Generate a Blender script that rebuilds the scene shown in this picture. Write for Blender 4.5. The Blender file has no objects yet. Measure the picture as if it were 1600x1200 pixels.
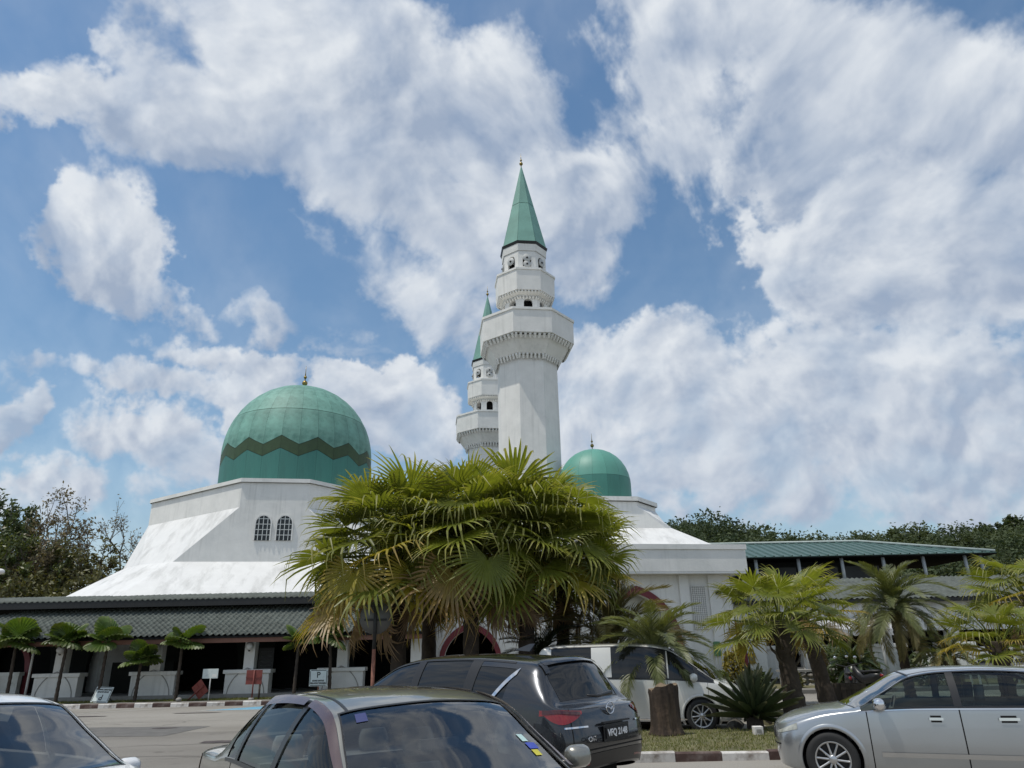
import bpy, bmesh, math, random
import numpy as np
from mathutils import Vector, Matrix, Euler

# ------------------------------------------------------------------ camera
SC = bpy.context.scene
COL = SC.collection
PITCH, ROLL, CAMH, FPX = math.radians(20.5), math.radians(1.2), 1.8, 1109.0
_cam = bpy.data.cameras.new('camera')
_cam.sensor_fit = 'HORIZONTAL'; _cam.sensor_width = 36.0
_cam.lens = 36.0 * FPX / 1600.0
_cam.clip_start = 0.1; _cam.clip_end = 3000.0
CAM = bpy.data.objects.new('camera', _cam); COL.objects.link(CAM)
CAM.matrix_world = Matrix.Translation((0, 0, CAMH)) @ Matrix.Rotation(math.radians(90) + PITCH, 4, 'X') @ Matrix.Rotation(-ROLL, 4, 'Z')
SC.camera = CAM

# ------------------------------------------------------------------ sun, sky, exposure
SUN_TO = Vector((-0.33, -0.17, 0.93)).normalized()
_sl = bpy.data.lights.new('sun', 'SUN'); _sl.energy = 3.1; _sl.angle = math.radians(0.6); _sl.color = (1.0, 0.95, 0.86)
_so = bpy.data.objects.new('sun', _sl); COL.objects.link(_so)
_so.rotation_euler = (-SUN_TO).to_track_quat('-Z', 'Y').to_euler(); _so.location = (0, 0, 60)
SC.view_settings.view_transform = 'Standard'; SC.view_settings.look = 'None'
SC.view_settings.gamma = 1.0; SC.view_settings.use_curve_mapping = False
SC.view_settings.exposure = -0.12
SC.cycles.use_denoising = True
SC.cycles.max_bounces = 6; SC.cycles.diffuse_bounces = 3; SC.cycles.glossy_bounces = 3
SC.cycles.transmission_bounces = 4; SC.cycles.transparent_max_bounces = 10
SC.cycles.caustics_reflective = False; SC.cycles.caustics_refractive = False
SC.cycles.sample_clamp_indirect = 6.0

def ray_dir(px, py):                      # viewing direction that the photograph's layout was measured along
    a = (px - 800) / FPX; b = (600 - py) / FPX
    u = a * math.cos(ROLL) + b * math.sin(ROLL); v = -a * math.sin(ROLL) + b * math.cos(ROLL)
    d = np.array((u, math.cos(PITCH) - v * math.sin(PITCH), math.sin(PITCH) + v * math.cos(PITCH)))
    return d
def at(px, py, Y):
    d = ray_dir(px, py); s = Y / d[1]
    return Vector((d[0] * s, Y, CAMH + d[2] * s))

def fractal(n, beta, seed):
    rng = np.random.default_rng(seed)
    f = np.fft.rfft2(rng.standard_normal((n, n)))
    kx = np.fft.fftfreq(n)[:, None] * n; ky = np.fft.rfftfreq(n)[None, :] * n
    k = np.sqrt(kx * kx + ky * ky); k[0, 0] = 1
    f *= 1.0 / np.power(k, beta); f[k < 3.0] = 0
    t = np.fft.irfft2(f, s=(n, n)); return (t / t.std()).astype(np.float32)
def samp(t, x, y):                        # periodic bilinear lookup
    n = t.shape[0]; x = np.mod(x, 1.0) * n; y = np.mod(y, 1.0) * n
    i = np.floor(x).astype(np.int32); j = np.floor(y).astype(np.int32); fx = x - i; fy = y - j
    i %= n; j %= n; i1 = (i + 1) % n; j1 = (j + 1) % n
    return (t[i, j] * (1 - fx) + t[i1, j] * fx) * (1 - fy) + (t[i, j1] * (1 - fx) + t[i1, j1] * fx) * fy

# cumulus banks in view: (px, py, half width, half height, tilt in degrees, weight); the noise goes on all round the sky
BANKS = [(440, 40, 190, 70, 10, 1.1), (560, 160, 290, 105, 6, 1.35), (720, 130, 150, 90, 10, 1.0), (240, 195, 190, 52, 18, 1.15), (60, 182, 120, 30, 6, .95), (480, 250, 170, 60, 25, .9), (640, 300, 270, 90, 24, 1.25),
         (840, 330, 190, 105, 0, 1.2), (600, 420, 230, 66, 30, 1.05), (960, 260, 120, 60, 10, .75), (195, 395, 118, 58, 34, 1.5), (120, 330, 44, 34, 45, 1.3), (280, 460, 70, 34, 34, .9), (470, 510, 150, 34, 16, .8), (400, 570, 190, 26, 14, .85),
         (150, 595, 190, 34, 6, .9), (15, 655, 52, 46, 0, 1.3), (230, 690, 150, 56, 14, 1.0), (150, 770, 170, 40, 0, .8), (405, 632, 60, 44, 0, 1.7), (548, 640, 46, 44, 30, 1.6), (660, 655, 62, 60, 10, 1.7), (600, 700, 70, 40, 20, 1.2), (195, 97, 30, 15, 0, .7), (560, 560, 120, 22, 20, .6), (720, 530, 60, 40, 20, .6),
         (1180, 60, 210, 90, 10, 1.25), (1400, 150, 300, 130, 6, 1.35), (1230, 210, 130, 70, 20, 1.0), (1600, 300, 150, 170, 0, 1.2), (1345, 395, 205, 96, 8, 1.7), (1150, 262, 44, 16, 4, 1.0), (1050, 235, 44, 60, -10, .6),
         (1120, 600, 260, 96, 6, 1.05), (1420, 600, 320, 110, 0, 1.15), (1560, 720, 240, 120, 0, 1.0), (1250, 745, 380, 66, 0, 1.0), (980, 720, 180, 80, 0, .85), (900, 590, 90, 60, 0, .6), (1020, 420, 50, 30, 0, .5), (1280, 690, 460, 130, 0, 1.05), (1000, 790, 300, 60, 0, .8), (500, 800, 300, 40, 0, .6)]
GAPS = [(1250, 292, 120, 12, 4, .75), (1130, 330, 30, 50, 0, .9), (1500, 500, 130, 12, 0, .5), (1180, 520, 90, 14, -6, .5), (460, 330, 60, 16, 30, .5), (760, 60, 60, 16, 40, .4), (110, 40, 170, 70, 0, .9), (900, 60, 70, 80, 20, .8), (30, 300, 80, 50, 10, .9), (340, 400, 46, 60, 40, .9), (290, 330, 60, 26, 25, .7), (1090, 400, 44, 90, 14, 1.1), (1100, 170, 26, 50, 20, .6), (330, 650, 60, 30, 10, .9), (250, 640, 80, 14, 10, .6), (980, 480, 90, 22, -16, .7), (50, 470, 70, 50, 0, .8), (480, 600, 60, 14, 10, .5), (1190, 585, 40, 12, 10, .5)]
def make_clouds(W=3600, Hh=900):
    az = (np.arange(W) + .5) / W * 2 * np.pi - np.pi          # azimuth from +Y, clockwise
    el = (np.arange(Hh) + .5) / Hh * (np.pi / 2)
    A, E = np.meshgrid(az, el)
    dx = (np.cos(E) * np.sin(A)).astype(np.float32); dy = (np.cos(E) * np.cos(A)).astype(np.float32); dz = np.sin(E).astype(np.float32)
    t1 = fractal(1024, 1.95, 4); t2 = fractal(1024, 1.5, 9); t3 = fractal(512, 2.6, 21); t4 = fractal(1024, 1.9, 33); t5 = fractal(512, 2.5, 44)
    s = 1.25 / (dz + 0.95); qx, qy = dx * s, dy * s
    wx = samp(t3, qx * .5 + .3, qy * .5) * .02; wy = samp(t3, qx * .5 + .7, qy * .5 + .4) * .02
    def dens(ox=0., oy=0., detail=1.):
        x = qx + wx + ox; y = qy + wy + oy
        b = samp(t4, x * 1.5 + .2, y * 1.5 + .5); puff = .75 - 1.1 * np.sqrt(b * b * .8 + .03)      # billows that bulge outwards
        d = .62 * samp(t1, x * .85 + .1, y * .85 + .6) + .50 * puff
        return d + detail * .15 * samp(t2, x * 2.2 + .5, y * 2.2)
    cy, sy = math.cos(PITCH), math.sin(PITCH)
    bank = np.zeros_like(dx); fwd = dy * cy + dz * sy
    u = np.where(fwd > .1, dx / np.maximum(fwd, .1), 99.); v = np.where(fwd > .1, (-dy * sy + dz * cy) / np.maximum(fwd, .1), 99.)
    cr, sr = math.cos(ROLL), math.sin(ROLL)
    px = 800 + FPX * (u * cr - v * sr); py = 600 - FPX * (u * sr + v * cr)
    inside = np.clip(1.6 - np.maximum(np.abs(px - 800) / 800, np.abs(py - 600) / 600), 0, .5) * 2
    jx = samp(t2, qx * 1.2 + .2, qy * 1.2 + .9) * 14 + samp(t3, qx, qy) * 22; jy = samp(t2, qx * 1.2 + .6, qy * 1.2 + .3) * 12 + samp(t3, qx + .5, qy) * 14
    shade = np.zeros_like(dx); sw = np.full_like(dx, .05); gap = np.zeros_like(dx); heap = np.zeros_like(dx)
    for lst, sg in ((BANKS, 1.), (GAPS, -1.)):
        for (bx, by, rx, ry, tilt, wgt) in lst:
            c, s_ = math.cos(math.radians(tilt)), math.sin(math.radians(tilt))
            X = px + jx - bx; Yv = py + jy - by
            a_, b_ = (X * c + Yv * s_) / rx, (-X * s_ + Yv * c) / ry
            e = np.exp(-np.minimum(a_ ** 2 + b_ ** 2, 9.) ** 1.35 * .55)
            if sg > 0: bank = np.maximum(bank, wgt * e) + .10 * wgt * e; k4 = (wgt * e) ** 3; shade += k4 * np.clip(-.75 * b_ - .35 * a_, -1.1, 1.1); sw += k4     # sunny side up and to the left
            else: gap = np.maximum(gap, wgt * e)
            if wgt > 1.55: heap = np.maximum(heap, e)
    base = inside * (np.clip(bank, 0, 1.5) * 1.05 - .58 - .45 * gap) + (1 - inside) * .25
    dn = dens()
    D = base + .34 * dn
    sm = lambda ox, oy: samp(t5, (qx + wx + ox) * 1.6 + .3, (qy + wy + oy) * 1.6 + .1)
    l0 = sm(0, 0) - sm(SUN_TO.x * .05, SUN_TO.y * .05)
    l1 = dens(detail=0.) - dens(SUN_TO.x * .05, SUN_TO.y * .05, 0.)
    l2 = samp(t2, (qx + wx) * 2.2 + .5, (qy + wy) * 2.2) - samp(t2, (qx + wx + SUN_TO.x * .012) * 2.2 + .5, (qy + wy + SUN_TO.y * .012) * 2.2)
    alpha = np.clip((D + .32) / (.78 - .34 * heap), 0, 1); alpha = alpha * alpha * (3 - 2 * alpha)
    alpha *= np.clip(.95 + .08 * samp(t1, qx * 2 + .3, qy * 2), .75, 1)
    veil = np.clip(.6 + .6 * samp(t1, qx * .9, qy * .5 + .3), 0, 1.2) * .12                  # thin high haze
    thick = np.clip((D - .05) / .9, 0, 1)
    m = .55 + .14 * np.clip(l0 * 2.0, -1.2, 1.2) + .20 * np.clip(l1 * 2.0, -1.2, 1.2) + .035 * np.clip(l2, -1.5, 1.5) + .46 * shade / sw * inside + .10 * heap * inside - .20 * thick * (.5 + .5 * np.clip(-shade / sw, -1, 1))
    m = np.clip(m, 0, 1.05)
    hz = np.exp(-np.maximum(dz, 0) / .19)                      # pale air towards the horizon
    m = m * (1 - hz * .62) + hz * .62 * .52
    lo, hi = np.array((.365, .450, .595)), np.array((.81, .855, .91))
    rgb = lo + (hi - lo) * m[..., None]
    alpha = np.maximum(np.maximum(alpha, veil), hz * .80)
    return (rgb / .88).astype(np.float32), alpha.astype(np.float32)


def cloud_image():
    rgb, alpha = make_clouds(); Hh, W = alpha.shape
    img = bpy.data.images.new('cloud_field', W, Hh, alpha=True, float_buffer=True)
    img.colorspace_settings.name = 'Non-Color'; img.alpha_mode = 'CHANNEL_PACKED'
    img.pixels.foreach_set(np.concatenate([rgb, alpha[..., None]], -1).ravel()); img.update(); img.pack()
    return img

WORLD = bpy.data.worlds.new('World'); SC.world = WORLD; WORLD.use_nodes = True
def build_world():
    nt = WORLD.node_tree; nt.nodes.clear(); N = nt.nodes.new; L = nt.links.new
    out = N('ShaderNodeOutputWorld'); bg = N('ShaderNodeBackground'); bg.inputs['Strength'].default_value = 0.1
    sky = N('ShaderNodeTexSky'); sky.sky_type = 'NISHITA'; sky.sun_disc = False
    sky.sun_elevation = math.asin(SUN_TO.z); sky.sun_rotation = math.atan2(SUN_TO.x, SUN_TO.y)
    sky.air_density = 1.3; sky.dust_density = 0.4; sky.ozone_density = 2.6; sky.altitude = 60
    tc = N('ShaderNodeTexCoord'); sep = N('ShaderNodeSeparateXYZ'); L(tc.outputs['Generated'], sep.inputs[0])
    def M(op, a, b=None):
        m = N('ShaderNodeMath'); m.operation = op
        for i, v in enumerate((a, b)):
            if v is None: continue
            if hasattr(v, 'is_linked'): L(v, m.inputs[i])
            else: m.inputs[i].default_value = v
        return m.outputs[0]
    azm = M('ARCTAN2', sep.outputs['X'], sep.outputs['Y']); u = M('ADD', M('DIVIDE', azm, 2 * math.pi), .5)
    elv = M('ARCSINE', sep.outputs['Z']); v = M('DIVIDE', M('ABSOLUTE', elv), math.pi / 2)
    cmb = N('ShaderNodeCombineXYZ'); L(u, cmb.inputs[0]); L(v, cmb.inputs[1])
    tex = N('ShaderNodeTexImage'); tex.image = cloud_image(); tex.extension = 'EXTEND'; tex.interpolation = 'Linear'
    L(cmb.outputs[0], tex.inputs['Vector'])
    sc = N('ShaderNodeVectorMath'); sc.operation = 'SCALE'; sc.inputs['Scale'].default_value = 8.8; L(tex.outputs['Color'], sc.inputs[0])
    tint = N('ShaderNodeVectorMath'); tint.operation = 'MULTIPLY'; tint.inputs[1].default_value = SKY_TINT; L(sky.outputs[0], tint.inputs[0])
    mix = N('ShaderNodeMixRGB'); L(tex.outputs['Alpha'], mix.inputs[0]); L(tint.outputs[0], mix.inputs[1]); L(sc.outputs[0], mix.inputs[2])
    L(mix.outputs[0], bg.inputs[0]); L(bg.outputs[0], out.inputs[0])
    WORLD.cycles.sampling_method = 'MANUAL'; WORLD.cycles.sample_map_resolution = 512
SKY_TINT = (.98, 1.18, 1.24)
build_world()

# ------------------------------------------------------------------ helpers
def tag(o, label=None, cat=None, group=None, kind=None):
    if label: o['label'] = label
    if cat: o['category'] = cat
    if group: o['group'] = group
    if kind: o['kind'] = kind
    return o
def thing(name, label, cat, loc=(0, 0, 0), rz=0.0, group=None):
    o = bpy.data.objects.new(name, None); COL.objects.link(o); o.empty_display_size = .2
    o.location = loc; o.rotation_euler = (0, 0, rz)
    return tag(o, label, cat, group)
def mesh_obj(name, me, parent=None, mat=None):
    o = bpy.data.objects.new(name, me); COL.objects.link(o)
    if parent is not None: o.parent = parent
    if mat is not None:
        if len(me.materials) == 0: me.materials.append(mat)
        elif me.materials[0] is not mat:
            o.material_slots[0].link = 'OBJECT'; o.material_slots[0].material = mat
    return o
class MB:
    def __init__(s): s.v = []; s.f = []; s.sm = []
    def add(s, vs, fs, smooth=False):
        k = len(s.v); s.v.extend([tuple(map(float, p)) for p in vs]); s.f.extend([tuple(i + k for i in f) for f in fs]); s.sm.extend([smooth] * len(fs)); return s
    def box(s, x0, x1, y0, y1, z0, z1, tx=0, ty=0):          # tx, ty: the top is drawn in by that much
        vs = [(x0, y0, z0), (x1, y0, z0), (x1, y1, z0), (x0, y1, z0), (x0 + tx, y0 + ty, z1), (x1 - tx, y0 + ty, z1), (x1 - tx, y1 - ty, z1), (x0 + tx, y1 - ty, z1)]
        return s.add(vs, [(3, 2, 1, 0), (4, 5, 6, 7), (0, 1, 5, 4), (1, 2, 6, 5), (2, 3, 7, 6), (3, 0, 4, 7)])
    def loft(s, rings, cap0=True, cap1=True, smooth=False, close=True):
        n = len(rings[0]); vs = [p for r in rings for p in r]; fs = []
        for i in range(len(rings) - 1):
            for j in range(n if close else n - 1):
                j2 = (j + 1) % n; fs.append((i * n + j, i * n + j2, (i + 1) * n + j2, (i + 1) * n + j))
        if cap0: fs.append(tuple(reversed(range(n))))
        if cap1: fs.append(tuple((len(rings) - 1) * n + j for j in range(n)))
        return s.add(vs, fs, smooth)
    def tube(s, pts, rads, n=8, cap=True, smooth=True):
        pts = [Vector(p) for p in pts]; rings = []
        if not hasattr(rads, '__len__'): rads = [rads] * len(pts)
        up = Vector((0, 0, 1)); prev = None
        for i, p in enumerate(pts):
            d = (pts[min(i + 1, len(pts) - 1)] - pts[max(i - 1, 0)])
            if d.length < 1e-9: d = Vector((0, 0, 1))
            d.normalize()
            a = (up if abs(d.z) < .95 else Vector((1, 0, 0))) if prev is None else prev
            x = (a - d * a.dot(d))
            if x.length < 1e-6: x = d.orthogonal()
            x.normalize(); prev = x; y = d.cross(x)
            rings.append([p + (x * math.cos(2 * math.pi * k / n) + y * math.sin(2 * math.pi * k / n)) * rads[i] for k in range(n)])
        return s.loft(rings, cap, cap, smooth)
    def lathe(s, prof, n=24, c=(0, 0), smooth=True, a0=0.0, cap=True):      # prof: (r, z)
        rings = [[(c[0] + max(r, 1e-4) * math.cos(a0 + 2 * math.pi * k / n), c[1] + max(r, 1e-4) * math.sin(a0 + 2 * math.pi * k / n), z) for k in range(n)] for r, z in prof]
        return s.loft(rings, cap, cap, smooth)
    def ball(s, c, r, n=12, m=7, sz=1.0):
        prof = [(r * math.sin(math.pi * i / m), c[2] - sz * r * math.cos(math.pi * i / m)) for i in range(m + 1)]
        return s.lathe(prof, n, (c[0], c[1]))
    def mesh(s, name, mat=None, sharp=None):
        me = bpy.data.meshes.new(name); me.from_pydata(s.v, [], s.f)
        me.polygons.foreach_set('use_smooth', s.sm)
        if mat is not None: me.materials.append(mat)
        me.update(); me.validate(); return me
    def build(s, name, mat, parent=None, bevel=0):
        o = mesh_obj(name, s.mesh(name, mat), parent)
        if bevel:
            b = o.modifiers.new('bevel', 'BEVEL'); b.width = bevel; b.segments = 2; b.limit_method = 'ANGLE'; b.angle_limit = math.radians(40)
        return o
def bx(*a, **k): return MB().box(*a, **k)
def np_mesh(name, V, Fq, mat=None, smooth=False):
    V = np.ascontiguousarray(V, dtype=np.float32).reshape(-1, 3); Fq = np.ascontiguousarray(Fq, dtype=np.int32)
    k = Fq.shape[1]; me = bpy.data.meshes.new(name); me.vertices.add(len(V)); me.vertices.foreach_set('co', V.ravel())
    me.loops.add(Fq.size); me.loops.foreach_set('vertex_index', Fq.ravel()); me.polygons.add(len(Fq))
    me.polygons.foreach_set('loop_start', np.arange(0, Fq.size, k, dtype=np.int32)); me.polygons.foreach_set('loop_total', np.full(len(Fq), k, dtype=np.int32))
    me.polygons.foreach_set('use_smooth', np.full(len(Fq), smooth))
    if mat is not None: me.materials.append(mat)
    me.update(calc_edges=True); return me
def copy_tree(o, parent=None):
    c = o.copy(); COL.objects.link(c); c.parent = parent
    for ch in o.children: copy_tree(ch, c)
    return c

# ------------------------------------------------------------------ materials
def new_mat(name):
    m = bpy.data.materials.new(name); m.use_nodes = True; nt = m.node_tree; nt.nodes.clear()
    return m, nt, nt.nodes.new, nt.links.new
def mat(name, col, rough=.6, metal=0., var=.12, scale=3., stretch=(1, 1, 1), bump=0., bscale=40., dirt=None, dscale=1.2, damt=.5, dstretch=(1, 1, 1), spec=.5, coat=0., rand=0., emit=None, streak=None):
    m, nt, N, L = new_mat(name)
    out = N('ShaderNodeOutputMaterial'); p = N('ShaderNodeBsdfPrincipled'); L(p.outputs[0], out.inputs[0])
    p.inputs['Roughness'].default_value = rough; p.inputs['Metallic'].default_value = metal; p.inputs['Specular IOR Level'].default_value = spec
    p.inputs['Coat Weight'].default_value = coat; p.inputs['Coat Roughness'].default_value = .03
    tc = N('ShaderNodeTexCoord')
    def noise(sc, st, det=5., rg=.6):
        mp = N('ShaderNodeMapping'); mp.inputs['Scale'].default_value = st; L(tc.outputs['Object'], mp.inputs[0])
        t = N('ShaderNodeTexNoise'); t.inputs['Scale'].default_value = sc; t.inputs['Detail'].default_value = det; t.inputs['Roughness'].default_value = rg
        L(mp.outputs[0], t.inputs['Vector']); return t.outputs['Fac']
    def ramp(f, lo, hi):
        r = N('ShaderNodeMapRange'); r.inputs[1].default_value = lo; r.inputs[2].default_value = hi; L(f, r.inputs[0]); return r.outputs[0]
    mx = N('ShaderNodeMixRGB'); mx.inputs[1].default_value = tuple(c * (1 - var) for c in col) + (1,); mx.inputs[2].default_value = tuple(min(1, c * (1 + var)) for c in col) + (1,)
    L(ramp(noise(scale, stretch), .3, .7), mx.inputs[0]); c = mx.outputs[0]
    if dirt is not None:
        d = N('ShaderNodeMixRGB'); d.inputs[2].default_value = tuple(dirt) + (1,); L(c, d.inputs[1])
        mm = N('ShaderNodeMath'); mm.operation = 'MULTIPLY'; mm.inputs[1].default_value = damt; L(ramp(noise(dscale, dstretch, 8., .68), .48, .72), mm.inputs[0]); L(mm.outputs[0], d.inputs[0]); c = d.outputs[0]
    if streak is not None:                 # rain streaks: narrow, long runs of grime
        sc_, amt, scol = streak; d = N('ShaderNodeMixRGB'); d.inputs[2].default_value = tuple(scol) + (1,); L(c, d.inputs[1])
        mm = N('ShaderNodeMath'); mm.operation = 'MULTIPLY'; L(ramp(noise(sc_, (1, 1, .05), 6., .6), .50, .75), mm.inputs[0]); m2 = N('ShaderNodeMath'); m2.operation = 'MULTIPLY'; m2.inputs[1].default_value = amt; L(ramp(noise(.45, (1, 1, .8), 3., .5), .40, .65), m2.inputs[0]); L(m2.outputs[0], mm.inputs[1]); L(mm.outputs[0], d.inputs[0]); c = d.outputs[0]
    if rand:
        oi = N('ShaderNodeObjectInfo'); hs = N('ShaderNodeHueSaturation'); L(c, hs.inputs['Color'])
        r1 = N('ShaderNodeMapRange'); r1.inputs[3].default_value = 1 - rand; r1.inputs[4].default_value = 1 + rand; L(oi.outputs['Random'], r1.inputs[0]); L(r1.outputs[0], hs.inputs['Value']); c = hs.outputs[0]
    L(c, p.inputs['Base Color'])
    if bump:
        b = N('ShaderNodeBump'); b.inputs['Strength'].default_value = bump; b.inputs['Distance'].default_value = .02; L(noise(bscale, (1, 1, 1), 6.), b.inputs['Height']); L(b.outputs[0], p.inputs['Normal'])
    if emit: p.inputs['Emission Color'].default_value = tuple(emit[:3]) + (1,); p.inputs['Emission Strength'].default_value = emit[3]
    return m
def leaf_mat(name, col, tip, tipstart=.55, trans=.35, rand=.25, rough=.45, tcol=None):
    m, nt, N, L = new_mat(name)
    out = N('ShaderNodeOutputMaterial'); p = N('ShaderNodeBsdfPrincipled'); p.inputs['Roughness'].default_value = rough; p.inputs['Specular IOR Level'].default_value = .45
    at_ = N('ShaderNodeAttribute'); at_.attribute_name = 'tip'
    tc = N('ShaderNodeTexCoord'); nz = N('ShaderNodeTexNoise'); nz.inputs['Scale'].default_value = 6.; nz.inputs['Detail'].default_value = 4.; L(tc.outputs['Object'], nz.inputs['Vector'])
    ad = N('ShaderNodeMath'); ad.operation = 'MULTIPLY_ADD'; ad.inputs[1].default_value = .5; L(nz.outputs['Fac'], ad.inputs[0]); L(at_.outputs['Fac'], ad.inputs[2])
    r = N('ShaderNodeMapRange'); r.inputs[1].default_value = tipstart + .2; r.inputs[2].default_value = 1.25; L(ad.outputs[0], r.inputs[0])
    mx = N('ShaderNodeMixRGB'); mx.inputs[1].default_value = tuple(col) + (1,); mx.inputs[2].default_value = tuple(tip) + (1,); L(r.outputs[0], mx.inputs[0])
    oi = N('ShaderNodeObjectInfo'); hs = N('ShaderNodeHueSaturation'); L(mx.outputs[0], hs.inputs['Color'])
    r1 = N('ShaderNodeMapRange'); r1.inputs[3].default_value = 1 - rand; r1.inputs[4].default_value = 1 + rand; L(oi.outputs['Random'], r1.inputs[0]); L(r1.outputs[0], hs.inputs['Value'])
    r2 = N('ShaderNodeMapRange'); r2.inputs[1].default_value = .25; r2.inputs[2].default_value = .75; r2.inputs[3].default_value = .75; r2.inputs[4].default_value = 1.25; L(nz.outputs['Fac'], r2.inputs[0])
    h2 = N('ShaderNodeHueSaturation'); L(hs.outputs[0], h2.inputs['Color']); L(r2.outputs[0], h2.inputs['Value'])
    L(h2.outputs[0], p.inputs['Base Color']); tr = N('ShaderNodeBsdfTranslucent')
    t2 = N('ShaderNodeMixRGB'); t2.blend_type = 'MULTIPLY'; t2.inputs[0].default_value = 1; t2.inputs[2].default_value = (1.5, 1.45, .6, 1); L(h2.outputs[0], t2.inputs[1]); L(t2.outputs[0], tr.inputs[0])
    mix = N('ShaderNodeMixShader'); mix.inputs[0].default_value = trans; L(p.outputs[0], mix.inputs[1]); L(tr.outputs[0], mix.inputs[2]); L(mix.outputs[0], out.inputs[0])
    return m
def glass_mat(name, tint=(.5, .55, .53), ior=1.5, rough=.01, boost=1.0):
    m, nt, N, L = new_mat(name)
    out = N('ShaderNodeOutputMaterial'); t = N('ShaderNodeBsdfTransparent'); t.inputs[0].default_value = tuple(tint) + (1,)
    g = N('ShaderNodeBsdfGlossy'); g.inputs['Roughness'].default_value = rough
    fr = N('ShaderNodeFresnel'); fr.inputs['IOR'].default_value = ior
    mm = N('ShaderNodeMath'); mm.operation = 'MULTIPLY'; mm.inputs[1].default_value = boost; mm.use_clamp = True; L(fr.outputs[0], mm.inputs[0])
    mix = N('ShaderNodeMixShader'); L(mm.outputs[0], mix.inputs[0]); L(t.outputs[0], mix.inputs[1]); L(g.outputs[0], mix.inputs[2]); L(mix.outputs[0], out.inputs[0])
    return m
M = {}
M['white'] = mat('white_plaster', (.765, .755, .72), .75, var=.05, scale=1.5, bump=.25, bscale=9., dirt=(.50, .52, .50), dscale=.7, damt=.35, streak=(4.5, .50, (.38, .38, .355)))
M['white_roof'] = mat('white_painted_roof', (.70, .70, .69), .7, var=.05, scale=1.2, bump=.3, bscale=6., dirt=(.40, .40, .385), dscale=1.3, damt=.75, dstretch=(1, .45, .22))
M['white_worn'] = mat('worn_white_plaster', (.66, .67, .64), .8, var=.08, scale=2., bump=.2, bscale=14., dirt=(.26, .28, .24), dscale=1.1, damt=.6)
M['shade_wall'] = mat('shade_dark_plaster', (.032, .034, .032), .95, spec=.05, var=.1, scale=2.)  # near-black base colour carries the deep shade, not the plaster's own tone
M['shade_black'] = mat('interior_shade', (.018, .018, .018), .95, spec=.05)  # near-black base colour stands in for shade inside openings
M['maroon'] = mat('maroon_paint', (.16, .022, .030), .5, var=.12, scale=5.)
M['brown_board'] = mat('brown_board', (.17, .075, .048), .6, var=.12, scale=4.)
M['tile'] = mat('green_grey_tile', (.118, .132, .118), .75, spec=.25, var=.28, scale=2.4, bump=.1, bscale=30., rand=.16, dirt=(.05, .06, .055), dscale=2.5, damt=.45)
M['metal_roof'] = mat('green_metal_sheet', (.060, .118, .105), .45, var=.12, scale=1.5, metal=.1)
M['copper'] = mat('copper_patina', (.150, .320, .262), .62, streak=(2.2, .7, (.045, .15, .118)), var=.24, scale=1.3, dirt=(.045, .165, .130), dscale=1.1, damt=.85, rand=.10)
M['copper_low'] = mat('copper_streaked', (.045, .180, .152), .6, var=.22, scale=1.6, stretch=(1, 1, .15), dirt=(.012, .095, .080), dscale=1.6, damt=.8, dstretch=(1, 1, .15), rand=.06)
M['copper_band'] = mat('olive_band', (.034, .068, .026), .55, var=.22, scale=2., rand=.08)
M['spire'] = mat('spire_green', (.15, .32, .265), .62, var=.14, scale=1.1, rand=.04)
M['gold'] = mat('dull_gold', (.30, .22, .07), .35, metal=.85, var=.2)
M['dark_metal'] = mat('dark_metal', (.03, .03, .03), .5, metal=.4)
M['black'] = mat('black_rubber', (.012, .012, .013), .6, var=.1)
M['asphalt'] = None
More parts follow.
